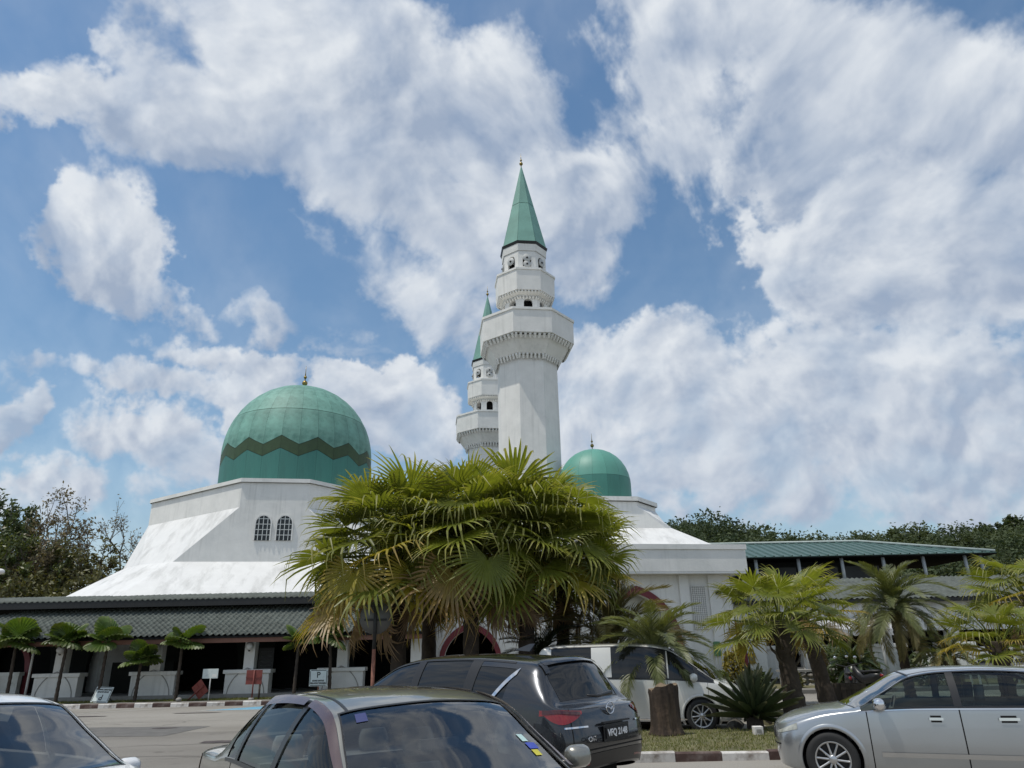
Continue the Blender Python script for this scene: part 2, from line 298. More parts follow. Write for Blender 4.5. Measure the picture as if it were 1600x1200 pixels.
# ================================================================== ground
def asphalt_mat():
    m, nt, N, L = new_mat('worn_asphalt'); out = N('ShaderNodeOutputMaterial'); p = N('ShaderNodeBsdfPrincipled'); p.inputs['Roughness'].default_value = .9; p.inputs['Specular IOR Level'].default_value = .2
    tc = N('ShaderNodeTexCoord')
    def nz(s, d, r=.6, st=(1, 1, 1)):
        mp = N('ShaderNodeMapping'); mp.inputs['Scale'].default_value = st; L(tc.outputs['Object'], mp.inputs[0])
        t = N('ShaderNodeTexNoise'); t.inputs['Scale'].default_value = s; t.inputs['Detail'].default_value = d; t.inputs['Roughness'].default_value = r; L(mp.outputs[0], t.inputs['Vector']); return t.outputs['Fac']
    def rmp(f, stops):
        r = N('ShaderNodeValToRGB'); L(f, r.inputs[0]); els = r.color_ramp.elements
        els[0].position, els[0].color = stops[0][0], tuple(stops[0][1]) + (1,); els[1].position, els[1].color = stops[-1][0], tuple(stops[-1][1]) + (1,)
        for q, c in stops[1:-1]: e = els.new(q); e.color = tuple(c) + (1,)
        return r.outputs[0]
    a = rmp(nz(.22, 6., .6, (.5, 1, 1)), [(.32, (.225, .210, .186)), (.5, (.285, .268, .240)), (.7, (.33, .312, .282))])
    f = rmp(nz(55., 3.), [(.3, (.72,) * 3), (.7, (1.2,) * 3)])
    g = N('ShaderNodeMixRGB'); g.blend_type = 'MULTIPLY'; g.inputs[0].default_value = 1; L(a, g.inputs[1]); L(f, g.inputs[2])
    v = N('ShaderNodeTexVoronoi'); v.feature = 'DISTANCE_TO_EDGE'; v.inputs['Scale'].default_value = .16
    wv = N('ShaderNodeTexNoise'); wv.inputs['Scale'].default_value = .8; wv.inputs['Detail'].default_value = 5; L(tc.outputs['Object'], wv.inputs['Vector'])
    ad = N('ShaderNodeVectorMath'); ad.operation = 'ADD'; L(tc.outputs['Object'], ad.inputs[0]); L(wv.outputs['Color'], ad.inputs[1]); L(ad.outputs[0], v.inputs['Vector'])
    cr = rmp(v.outputs['Distance'], [(.0, (.45,) * 3), (.006, (1.,) * 3)])
    h = N('ShaderNodeMixRGB'); h.blend_type = 'MULTIPLY'; h.inputs[0].default_value = .6; L(g.outputs[0], h.inputs[1]); L(cr, h.inputs[2])
    st = rmp(nz(.5, 5., .7, (.35, 1.4, 1)), [(.62, (1., 1., 1.)), (.74, (.55, .53, .52))])
    k = N('ShaderNodeMixRGB'); k.blend_type = 'MULTIPLY'; k.inputs[0].default_value = .8; L(h.outputs[0], k.inputs[1]); L(st, k.inputs[2])
    oil = rmp(nz(.9, 4., .55), [(.66, (1., 1., 1.)), (.76, (.42, .40, .39))]); k2 = N('ShaderNodeMixRGB'); k2.blend_type = 'MULTIPLY'; k2.inputs[0].default_value = .7; L(k.outputs[0], k2.inputs[1]); L(oil, k2.inputs[2])
    vp = N('ShaderNodeTexVoronoi'); vp.inputs['Scale'].default_value = .13; vp.distance = 'CHEBYCHEV'; L(tc.outputs['Object'], vp.inputs['Vector']); sp_ = N('ShaderNodeSeparateColor'); L(vp.outputs['Color'], sp_.inputs[0])
    pt = rmp(sp_.outputs[0], [(.74, (1., 1., 1.)), (.76, (.74, .74, .75))]); k3 = N('ShaderNodeMixRGB'); k3.blend_type = 'MULTIPLY'; k3.inputs[0].default_value = .8; L(k2.outputs[0], k3.inputs[1]); L(pt, k3.inputs[2]); k = k3
    L(k.outputs[0], p.inputs['Base Color']); b = N('ShaderNodeBump'); b.inputs['Strength'].default_value = .25; b.inputs['Distance'].default_value = .01; L(nz(120., 3.), b.inputs['Height']); L(b.outputs[0], p.inputs['Normal']); L(p.outputs[0], out.inputs[0])
    return m
M['asphalt'] = asphalt_mat()
M['soil'] = mat('earth', (.10, .085, .05), .95, var=.3, scale=.4)
M['grass_soil'] = mat('grassy_soil', (.125, .118, .055), .95, var=.4, scale=2.5, dirt=(.15, .12, .06), dscale=.9, damt=.6, bump=.5, bscale=30)
M['grass'] = leaf_mat('grass_blade', (.130, .155, .040), (.26, .23, .09), .35, .3, .0)
M['pave'] = mat('concrete_pavement', (.20, .19, .175), .9, var=.15, scale=1.4, bump=.2, dirt=(.09, .085, .07), dscale=1.5, damt=.6)
M['kerb_w'] = mat('kerb_white_paint', (.62, .60, .57), .8, var=.1, scale=5., dirt=(.20, .16, .13), dscale=3.5, damt=.95, rand=.18)
M['kerb_r'] = mat('kerb_brown_paint', (.075, .042, .035), .8, var=.2, scale=5., dirt=(.26, .22, .20), dscale=4., damt=.6, rand=.25)
M['line'] = mat('road_paint', (.55, .54, .50), .8, var=.1, dirt=(.2, .19, .18), dscale=6., damt=.8)
M['blue'] = mat('blue_bay_paint', (.15, .36, .50), .8, var=.1, dirt=(.2, .22, .24), dscale=4., damt=.5)
M['concrete'] = mat('plain_concrete', (.30, .29, .27), .85, var=.12, scale=2., dirt=(.12, .12, .10), dscale=2., damt=.6)

tag(bx(-900, 900, -60, 900, -.5, -.02).build('ground', M['soil']), kind='structure')
tag(bx(-60, 60, -30, 29.5, -.3, 0).build('parking_lot', M['asphalt']), kind='structure')
tag(bx(-60, 60, 29.66, 30.7, -.3, .13).build('pavement', M['pave']), kind='structure')
tag(bx(-60, 60, 30.7, 48, -.3, .12).build('verge', M['grass_soil']), kind='structure')
def kerb_run(root, p0, p1, w=.16, h=.15, seg=.69, first=0, gap=.004):
    d = Vector(p1) - Vector(p0); n = int(d.length / seg); a = math.atan2(d.y, d.x); ms = {}
    for i in range(n):
        k = (i + first) % 2
        if k not in ms:
            b = MB().box(0, seg - gap, 0, w, -.1, h - .02); b.box(0, seg - gap, .0, w, h - .02, h, ty=.02)
            ms[k] = b.mesh('kerb_block', M['kerb_w'] if k == 0 else M['kerb_r'])
        o = mesh_obj('kerb_block', ms[k], root); q = Vector(p0) + d.normalized() * (seg * i); o.location = (q.x, q.y, random.uniform(-.014, .012)); o.rotation_euler = (random.uniform(-.02, .02), random.uniform(-.012, .012), a + random.uniform(-.012, .012))
random.seed(3)
kr = thing('painted_kerb', 'long kerb painted in alternating white and dark brown blocks before the tiled veranda', 'kerb')
kerb_run(kr, (-24.3, 29.5), (3.5, 29.5), first=0)

# paint on the asphalt
def flat(name, pts, m, z=.004, label=None, cat=None):
    o = MB().add([(x, y, z) for x, y in pts], [tuple(range(len(pts)))]).build(name, m); return tag(o, kind='structure')
def gpt(px, py, z0=0):
    d = ray_dir(px, py); s = (z0 - CAMH) / d[2]; return (d[0] * s, d[1] * s)
flat('blue_parking_bay', [(-11.0, 27.3), (-8.9, 29.35), (-6.2, 29.35), (-7.2, 27.3)], M['blue'])
for q in ([(-11.25, 27.2), (-11.1, 27.2), (-9.0, 29.4), (-9.15, 29.4)], [(-11.3, 27.1), (-7.0, 27.1), (-7.0, 27.22), (-11.3, 27.22)], [(-24, 26.5), (-15.5, 26.35), (-15.5, 26.46), (-24, 26.62)],
          [(-18.6, 26.4), (-18.48, 26.4), (-15.7, 29.4), (-15.82, 29.4)], [(-15.6, 26.4), (-15.48, 26.4), (-12.6, 29.4), (-12.72, 29.4)], [(-21.6, 26.4), (-21.48, 26.4), (-18.7, 29.4), (-18.82, 29.4)],
          [(-4.9, 8.1), (-4.82, 8.1), (-3.4, 8.75), (-3.48, 8.8)], [(-4.6, 7.2), (-4.5, 7.2), (-2.9, 8.0), (-3.0, 8.05)]):
    flat('painted_line', q, M['line'], .008)

# repair patches, stains and cracks in the asphalt
M['patch'] = mat('asphalt_repair', (.13, .125, .118), .9, var=.2, scale=3., bump=.3, bscale=60)
M['stain'] = mat('oil_stain', (.07, .055, .052), .7, var=.4, scale=4.)
_r = random.Random(12)
def blob(name, cx, cy, rx, ry, m, z):
    n = 22; flat(name, [(cx + rx * math.cos(2 * math.pi * k / n) * _r.uniform(.75, 1.15), cy + ry * math.sin(2 * math.pi * k / n) * _r.uniform(.75, 1.15)) for k in range(n)], m, z)
for (x, y, rx, ry) in ((-14.6, 25.6, 1.1, .22), (-10.9, 26.2, .9, .14), (-17.5, 24.4, .8, .3), (-6.6, 17.5, .5, .25), (-9.5, 21., .35, .2), (-5.2, 13.4, .3, .2)): blob('asphalt_stain', x, y, rx, ry, M['stain'], .010)
flat('asphalt_patch', [(-13.5, 19.4), (-8.6, 19.0), (-8.4, 21.3), (-13.3, 21.8)], M['patch'], .005); flat('asphalt_patch', [(-5.6, 22.2), (-3.4, 22.1), (-3.3, 24.6), (-5.5, 24.5)], M['patch'], .005)
for (x, y, ang, ln) in ((-12, 17.2, .15, 6.), (-9., 15.2, -.08, 4.5), (-7.2, 12.6, .35, 3.4), (-15., 22.6, .05, 6.), (-6., 19.4, -.5, 3.)):
    pts = []; px_, py_ = x, y; w = .014
    for k in range(14): pts.append((px_, py_)); a_ = ang + _r.uniform(-.55, .55); px_ += math.cos(a_) * ln / 14; py_ += math.sin(a_) * ln / 14
    flat('asphalt_crack', [(a, b - w) for a, b in pts] + [(a, b + w) for a, b in reversed(pts)], M['stain'], .0115)

# ================================================================== walls with pointed arches
def arch_z(u, hw, spring, rr=1.28):
    r = rr * hw; return spring + math.sqrt(max(0, r * r - (abs(u) + r - hw) ** 2))
def arch_wall(mb, x0, x1, z0, z1, y0, y1, arches, rr=1.28, n=16):       # arches: (centre, half width, spring height)
    cuts = [x0]
    for c, hw, sp in arches: cuts += [c - hw, c + hw]
    cuts.append(x1)
    for i in range(0, len(cuts), 2):
        if cuts[i + 1] - cuts[i] > 1e-4: mb.box(cuts[i], cuts[i + 1], y0, y1, z0, z1)
    for c, hw, sp in arches:
        us = [-hw + 2 * hw * k / (2 * n) for k in range(2 * n + 1)]
        top = [arch_z(u, hw, sp, rr) for u in us]
        vs = []
        for u, t in zip(us, top): vs += [(c + u, y0, t), (c + u, y0, z1), (c + u, y1, t), (c + u, y1, z1)]
        fs = []
        for k in range(2 * n):
            a, b = 4 * k, 4 * k + 4
            fs += [(a, b, b + 1, a + 1), (b + 2, a + 2, a + 3, b + 3), (a, a + 2, b + 2, b), (a + 1, b + 1, b + 3, a + 3)]
        mb.add(vs, fs)
    return mb
def arch_band(mb, c, hw, spring, z0, w, y0, y1, rr=1.28, n=16):          # a moulding round an arch, legs down to z0
    inner = [(-hw, z0)] + [(-hw + 2 * hw * k / (2 * n), arch_z(-hw + 2 * hw * k / (2 * n), hw, spring, rr)) for k in range(2 * n + 1)] + [(hw, z0)]
    H = hw + w; outer = [(-H, z0)]
    for k in range(2 * n + 1):
        u = -H + 2 * H * k / (2 * n); outer.append((u, arch_z(u, H, spring, rr)))
    outer.append((H, z0)); m_ = len(inner); vs = []
    for (a, b), (p, q) in zip(inner, outer): vs += [(c + a, y0, b), (c + p, y0, q), (c + a, y1, b), (c + p, y1, q)]
    fs = []
    for k in range(m_ - 1):
        a, b = 4 * k, 4 * k + 4
        fs += [(a, a + 1, b + 1, b), (a + 2, b + 2, b + 3, a + 3), (a, b, b + 2, a + 2), (a + 1, a + 3, b + 3, b + 1)]
    fs += [(0, 2, 3, 1), (4 * m_ - 4, 4 * m_ - 3, 4 * m_ - 1, 4 * m_ - 2)]
    return mb.add(vs, fs)

# ================================================================== left veranda
TW, TL = .25, .285
def s_tile_mesh():
    n = 8; vs = []; fs = []
    for row, (yy, lift) in enumerate(((0, .012), (TL + .05, -.004))):
        for k in range(n + 1):
            u = k / n; h = .036 * math.sin(2 * math.pi * (u - .18)) + .012 * math.cos(4 * math.pi * u)
            vs.append((u * TW * 1.03, yy, h + lift + .04))
    for k in range(n + 1):
        x, y, z = vs[k]; vs.append((x, y, z - .022))
    for k in range(n):
        fs.append((k, k + 1, n + 2 + k, n + 1 + k)); fs.append((2 * n + 2 + k, 2 * n + 3 + k, k + 1, k))
    m = MB().add(vs, fs, True); return m
def tiled_slope(root, x0a, x1a, x0b, x1b, y0, z0, y1, z1, nparts, name='roof_tile'):
    """x0a..x1a along the eave, x0b..x1b along the top edge"""
    L_ = math.hypot(y1 - y0, z1 - z0); a = math.atan2(z1 - z0, y1 - y0); rows = int(round(L_ / TL)); st = L_ / rows
    base = s_tile_mesh(); me = base.mesh('roof_tile', M['tile']); rest = []
    proto = np.array(base.v, dtype=np.float32); pf = np.array([f for f in base.f], dtype=np.int32); count = 0; rng = random.Random(5)
    ca, sa = math.cos(a), math.sin(a)
    for r in range(rows):
        f = r / rows; xa = x0a + (x0b - x0a) * f; xb = x1a + (x1b - x1a) * f
        i0 = math.ceil(xa / TW); i1 = math.floor(xb / TW)
        for i in range(i0, i1):
            x = i * TW; yy = y0 + ca * st * r; zz = z0 + sa * st * r; jz = rng.uniform(-.006, .006)
            if count < nparts and x > -21.6:
                o = mesh_obj(name, me, root); o.location = (x, yy, zz + jz); o.rotation_euler = (a, 0, rng.uniform(-.012, .012)); count += 1
            else:
                P = proto.copy(); Q = P.copy(); Q[:, 0] = P[:, 0] + x; Q[:, 1] = yy + P[:, 1] * ca - P[:, 2] * sa; Q[:, 2] = zz + jz + P[:, 1] * sa + P[:, 2] * ca; rest.append(Q)
    if rest:
        V = np.concatenate(rest); F = np.concatenate([pf + k * len(proto) for k in range(len(rest))])
        tag(mesh_obj('upper_roof_tiles', np_mesh('upper_roof_tiles', V, F, M['tile'], True), root), kind='stuff')
    m = MB(); m.add([(x0a, y0, z0 - .03), (x1a, y0, z0 - .03), (x1b, y1, z1 - .03), (x0b, y1, z1 - .03), (x0a, y0, z0 - .1), (x1a, y0, z0 - .1), (x1b, y1, z1 - .1), (x0b, y1, z1 - .1)],
                    [(0, 1, 2, 3), (7, 6, 5, 4), (0, 4, 5, 1), (1, 5, 6, 2), (2, 6, 7, 3), (3, 7, 4, 0)])
    m.build('roof_deck', M['shade_black'], root)
def veranda_left():
    r = thing('tiled_veranda', 'long low veranda with green-grey tiled roof and white columns in front of the big dome', 'veranda')
    EY, EZ, TY, TZ = 31.2, at(300, 994, 31.2).z, 34.4, at(440, 946, 34.4).z
    xr = at(672, 985, EY).x
    tiled_slope(r, -26.3, xr, -22.9, xr, EY, EZ, TY, TZ, 300)
    bx(-26.2, xr + .02, EY + .05, EY + .10, EZ - .28, EZ - .035).build('fascia_board', M['brown_board'], r)
    # shallow upper roof over it
    UY, UZ, VY, VZ = 33.4, at(440, 931.5, 33.4).z, 36.6, at(440, 925.5, 36.6).z
    nx = 360; xs = np.linspace(-30, -2.9, nx); h = .03 * np.sin(2 * np.pi * xs / .25)
    V = np.concatenate([np.stack([xs, np.full(nx, UY), UZ + h], 1), np.stack([xs, np.full(nx, VY), VZ + h], 1), np.stack([xs, np.full(nx, UY), UZ + h - .05], 1)])
    F = [(i, i + 1, nx + i + 1, nx + i) for i in range(nx - 1)] + [(2 * nx + i, 2 * nx + i + 1, i + 1, i) for i in range(nx - 1)]
    up = mesh_obj('upper_roof', np_mesh('upper_roof', V, np.array(F), M['tile'], True), r)
    MB().add([(-30, UY + .02, UZ - .06), (-2.9, UY + .02, UZ - .06), (-2.9, VY, VZ - .06), (-30, VY, VZ - .06), (-30, UY + .02, UZ - .34), (-2.9, UY + .02, UZ - .34), (-2.9, VY, VZ - .26), (-30, VY, VZ - .26)],
             [(3, 2, 1, 0), (4, 5, 6, 7), (0, 1, 5, 4), (1, 2, 6, 5), (2, 3, 7, 6), (3, 0, 4, 7)]).build('upper_shade_band', M['dark_metal'], r)  # dark band painted for the shade under the roof overhang
    # floor, back wall with pointed doorways, near-black sheets standing in for the shade behind
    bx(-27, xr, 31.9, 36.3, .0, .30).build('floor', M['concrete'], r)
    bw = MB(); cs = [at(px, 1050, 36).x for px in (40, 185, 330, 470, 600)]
    arch_wall(bw, -30, xr, .30, 4.2, 35.6, 35.85, [(c, 1.35, 1.55) for c in cs]); bw.build('back_wall', M['shade_wall'], r)
    bx(-30, xr, 36.35, 36.5, .3, 4.2).build('rear_wall', M['shade_black'], r)
    bx(-30, xr, 34.42, 36.34, 4.02, 4.10).build('ceiling', M['shade_black'], r)
    bx(xr - .12, xr, 32.6, 36.3, .3, 3.2).build('end_wall', M['shade_wall'], r)
    for i, px in enumerate((-58, 92, 242, 388, 534)):
        c = at(px, 1060, 32.2).x
        p = MB(); p.box(c - .92, c + .92, 32.0, 32.5, .12, 1.08); pl = p.build('plinth', M['white'], r, bevel=.015)
        bx(c - 1.0, c + 1.0, 31.93, 32.57, 1.08, 1.23).build('plinth_cap', M['white'], pl, bevel=.015)
        a = MB(); arch_band(a, c, .78, .16, .125, .03, 31.978, 31.999, rr=1.5); a.build('arch_relief', M['concrete'], pl)
        bx(c - .22, c + .22, 32.05, 32.45, 1.23, EZ + .35).build('column', M['white'], r, bevel=.01)
        if i > 0:
            g = thing('globe_lamp', ['', 'round white globe lamp under the eave at the leftmost veranda column', 'round white globe lamp under the eave above the lying red board', 'round white globe lamp under the eave by the column with the red square board', 'round white globe lamp on the column above the upright parking sign'][i], 'lamp', (c + .02, 31.9, EZ - .42), group='globe lamps of the veranda')
            b = MB(); b.ball((0, 0, 0), .16, 16, 9); b.build('globe', mat('lamp_globe_%d' % i, (.72, .72, .70), .25, var=.03), g)
            b = MB(); b.tube([(0, 0, -.17), (0, 0, -.22)], [.06, .03], 10); b.build('cap', M['dark_metal'], g)
            b = MB(); b.tube([(0, 0, .15), (0, 0, .5)], .02, 8); b.build('stem', M['dark_metal'], g)
    c = at(651, 1000, 32.2).x; bx(c - .22, c + .22, 32.05, 32.45, .12, EZ + .3).build('column', M['white'], r, bevel=.01)
    # maroon door surround at the far left end
    c = at(42, 1040, 33.2).x; a = MB(); arch_band(a, c - 1.1, 1.1, 1.3, .30, .22, 33.1, 33.3); a.build('door_surround', M['maroon'], r)
    # notice board on the wall
    c = at(415, 1034, 35.5).x; nb = bx(c - .35, c + .35, 35.53, 35.59, 1.15, 2.1).build('notice_board', mat('notice_dark', (.03, .034, .036), .4), r)
    for k in range(4): bx(c - .25, c + .25, 35.518, 35.529, 1.3 + k * .2, 1.36 + k * .2).build('notice_strip', mat('notice_strip%d' % k, (.12, .13, .13), .6), nb)
    bx(at(225, 1040, 34.5).x - 1.4, at(225, 1040, 34.5).x + 1.4, 34.4, 34.5, .3, 1.6).build('screen_panel', M['shade_wall'], r)
    return r
veranda_left()

# white house end seen past the veranda on the left
def annex():
    r = thing('white_annex', 'white plastered annex wall with a drainpipe at the far left edge', 'building')
    x = at(38, 960, 36).x
    bx(-34, x, 37.0, 41, 0, 4.45).build('wall', M['white_worn'], r)
    x2 = at(12, 960, 36).x; bx(x2 - .45, x2, 36.93, 36.998, 3.2, 4.2).build('window', M['shade_black'], r)
    m = MB(); xx = at(24, 1040, 31.6).x; m.tube([(xx, 32.62, .2), (xx, 32.62, 2.6)], .05, 8); m.build('drainpipe', M['white'], r)
    x3 = at(16, 1060, 32.6).x; bx(-30, x3 + .3, 32.65, 32.9, .12, 1.15).build('low_wall', M['white_worn'], r); bx(-30, x3 + .35, 32.6, 32.95, 1.15, 1.3).build('coping', M['white_worn'], r)
annex()

# ================================================================== domed halls
def ring8(c, h, z, corner=0.0):          # chamfered diamond: front facet of half width h at distance c; corner pushes the middle of each diagonal side out
    pts = []
    for k in range(4):
        a = k * math.pi / 2; ca, sa = math.cos(a), math.sin(a)
        loc = [(-h, -c), (h, -c)]; mx = (h + c) / 2 + corner
        loc.append((mx, -mx))
        for x, y in loc: pts.append((x * ca - y * sa, x * sa + y * ca, z))
    return pts
def dome_panels(root, R, zb, prof, n, tiers, mats, phase=0.0, zig=None, gapf=.008):
    """prof(t) -> (radius, height) for t in 0..1 from base to crown; every gore of every tier is its own panel."""
    dome = MB(); dome.lathe([(max(prof(i / 40)[0] - .06, .01), zb + prof(i / 40)[1] - .05) for i in range(41)], 56); d = dome.build('dome', M['dark_metal'], root)
    g = 2 * math.pi / n
    for ti, ((t0, t1), mt) in enumerate(zip(tiers, mats)):
        for par in (0, 1):
            zz = 0 if zig is None else zig
            def edge(t, s, lower):       # zigzag edges shift by +-zz at alternating gore borders
                if zig is None: return t
                e = zz * (1 if ((s > .5) ^ (par == 1)) else -1)
                bot_ok = lower and ti in (1, 2); top_ok = (not lower) and ti in (0, 1)
                return t + (e if (bot_ok or top_ok) else 0)
            nt = 8; vs = []; fs = []
            ss = [gapf / 2 + (1 - gapf) * k / 4 for k in range(5)]
            for k, s in enumerate(ss):
                f = s
                a = edge(t0, 0, True) * (1 - f) + edge(t0, 1, True) * f; b = edge(t1, 0, False) * (1 - f) + edge(t1, 1, False) * f
                a += .0014; b -= .0014
                for q in range(nt + 1):
                    t = a + (b - a) * q / nt; r, z = prof(min(1, t)); an = g * s
                    vs.append(((r + .0) * math.sin(an), -(r) * math.cos(an), zb + z))
            for k in range(4):
                for q in range(nt): i = k * (nt + 1) + q; fs.append((i, i + nt + 1, i + nt + 2, i + 1))
            m = MB().add(vs, fs, True); me = m.mesh('dome_panel', mt)
            for k in range(par, n, 2):
                o = mesh_obj('dome_panel', me, d); o.rotation_euler = (0, 0, phase + g * k)
    return d
def finial(root, z, s=1.0, crescent=True, x=0, y=0):
    m = MB(); m.lathe([(.05 * s, z - .3 * s), (.05 * s, z + .18 * s), (.02 * s, z + .2 * s)], 10, (x, y)); m.ball((x, y, z + .36 * s), .20 * s); m.lathe([(.05 * s, z + .5 * s), (.04 * s, z + .72 * s)], 10, (x, y)); m.ball((x, y, z + .82 * s), .12 * s)
    m.lathe([(.05 * s, z + .9 * s), (.025 * s, z + 1.2 * s), (.006, z + 1.75 * s)], 10, (x, y)); return m.build('finial', M['gold'], root)
M['bars'] = mat('window_bars', (.62, .64, .62), .6)
def grid_window(root, cx, w, z0, z1, y, arched=True):
    hw = w / 2; sp = z1 - hw * 1.05; win = MB()
    arch_band(win, cx, hw - .07, sp, z0, .07, y - .03, y + .05, rr=1.05); f = win.build('window', M['white'], root)
    g = MB(); us = [-hw + .02 + (2 * hw - .04) * k / 16 for k in range(17)]; vs = []
    for u in us: vs += [(cx + u, y + .02, z0), (cx + u, y + .02, arch_z(u, hw, sp, 1.05) - .02)]
    g.add(vs, [(2 * k, 2 * k + 2, 2 * k + 3, 2 * k + 1) for k in range(16)]); g.build('pane', mat('dark_pane', (.012, .014, .014), .15), f)
    for k in range(1, 4):
        u = -hw + w * k / 4; bx(cx + u - .018, cx + u + .018, y - .012, y + .012, z0, arch_z(u, hw, sp, 1.05) - .03).build('bar', M['bars'], f)
    nrow = int((z1 - z0) / .3)
    for k in range(1, nrow + 1):
        z = z0 + .3 * k
        if z > z1 - .12: break
        u = hw - .05
        while u > .05 and arch_z(u, hw, sp, 1.05) < z: u -= .02
        bx(cx - u, cx + u, y - .008, y + .010, z - .016, z + .016).build('bar', M['bars'], f)
def stepped_roof(r, c, h, zt, zb, cC, hC, zC, cD, hD, zD, cop=.12):
    A = ring8(c, h, zt - .25); B = ring8(c, h, zb); m = MB(); m.loft([B, A], False, True); m.build('parapet_wall', M['white'], r)
    o = ring8(c + cop, h + cop * .42, zt - .22); o2 = ring8(c + cop, h + cop * .42, zt); i2 = ring8(c - .15, h - .06, zt); mm = MB(); mm.loft([o, o2, i2, ring8(c - .15, h - .06, zt - .22)], False, False); mm.build('coping', M['white'], r)
    # the four upright gable walls and the steep faces between them
    for k in range(4):
        a = k * math.pi / 2; R_ = Matrix.Rotation(a, 3, 'Z')
        gb = [(-hC, -cC, zC), (hC, -cC, zC), (h, -c, zb), (-h, -c, zb)]
        MB().add([R_ @ Vector(p) for p in gb], [(0, 1, 2, 3)]).build('gable_wall', M['white'], r)
        m1 = (h + c) / 2; m2 = (hC + cC) / 2 + .32 * (hC - h) / 3.15
        for s in (0, 1):
            f = [(h, -c, zb), (hC, -cC, zC), (m2, -m2, zC), (m1, -m1, zb)] if s == 0 else [(m1, -m1, zb), (m2, -m2, zC), (cC, -hC, zC), (c, -h, zb)]
            MB().add([R_ @ Vector(p) for p in f], [(0, 1, 2, 3)]).build('steep_roof_face', M['white_roof'], r)
    Cc = ring8(cC, hC, zC, .32 * (hC - h) / 3.15); Dd = ring8(cD, hD, zD, .32)
    n = len(Cc)
    for grp in ((0,), (1, 2), (3,), (4, 5), (6,), (7, 8), (9,), (10, 11)):
        m = MB()
        for j in grp: j2 = (j + 1) % n; m.add([Cc[j], Dd[j], Dd[j2], Cc[j2]], [(0, 1, 2, 3)])
        m.build('lower_roof_face', M['white_roof'], r)
    MB().loft([ring8(cD - .4, hD - .2, 0), ring8(cD - .4, hD - .2, zD)], False, False).build('base_wall', M['white_worn'], r)
    MB().add(ring8(cD - .02, hD - .02, zD), [tuple(range(12))]).build('soffit', M['white_worn'], r)
def hall():
    TH = math.radians(10)
    r = thing('domed_hall', 'large white prayer hall with a big green copper dome and a zigzag olive band', 'mosque', (-15.15, 48.5, 0), TH)
    stepped_roof(r, 8.57, 1.85, 11.25, 9.6, 8.60, 4.95, 6.6, 12.2, 6.9, 4.1)
    MB().add([(x * .995, y * .995, 10.95) for x, y, z in ring8(8.57, 1.85, 0)], [tuple(range(12))]).build('flat_roof', M['white_worn'], r)
    ztop = 19.85; zb = 10.96; Hd = ztop - zb; R = 5.0
    def prof(t):
        s0 = 3.6                                           # nearly upright skirt, then an ellipse
        arc = 1.35 * 5.2
        d = t * (s0 + arc)
        if d < s0: u = d / s0; return (R + .05 * math.sin(u * 1.57) , d)
        a = (d - s0) / arc * math.pi / 2
        return ((R + .05) * math.cos(a) ** .96 if a < 1.5707 else 0.0, s0 + (Hd - s0) * math.sin(a))
    def t_of(z):                                            # height on the shell -> t
        lo, hi = 0., 1.
        for _ in range(40):
            mid = (lo + hi) / 2
            if zb + prof(mid)[1] < z: lo = mid
            else: hi = mid
        return lo
    b0, b1 = t_of(13.82), t_of(14.60); zg = (t_of(13.98) - t_of(13.46)) / 2; c1 = t_of(16.9)
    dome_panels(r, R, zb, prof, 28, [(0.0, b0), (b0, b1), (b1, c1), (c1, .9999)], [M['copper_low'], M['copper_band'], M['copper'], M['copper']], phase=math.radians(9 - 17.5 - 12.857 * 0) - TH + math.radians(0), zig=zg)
    finial(r, ztop + .12, 1.0)
    for cx in (-.58, .58): grid_window(r, cx + .12, .94, 7.75, 9.2, -8.66)
    return r
hall()
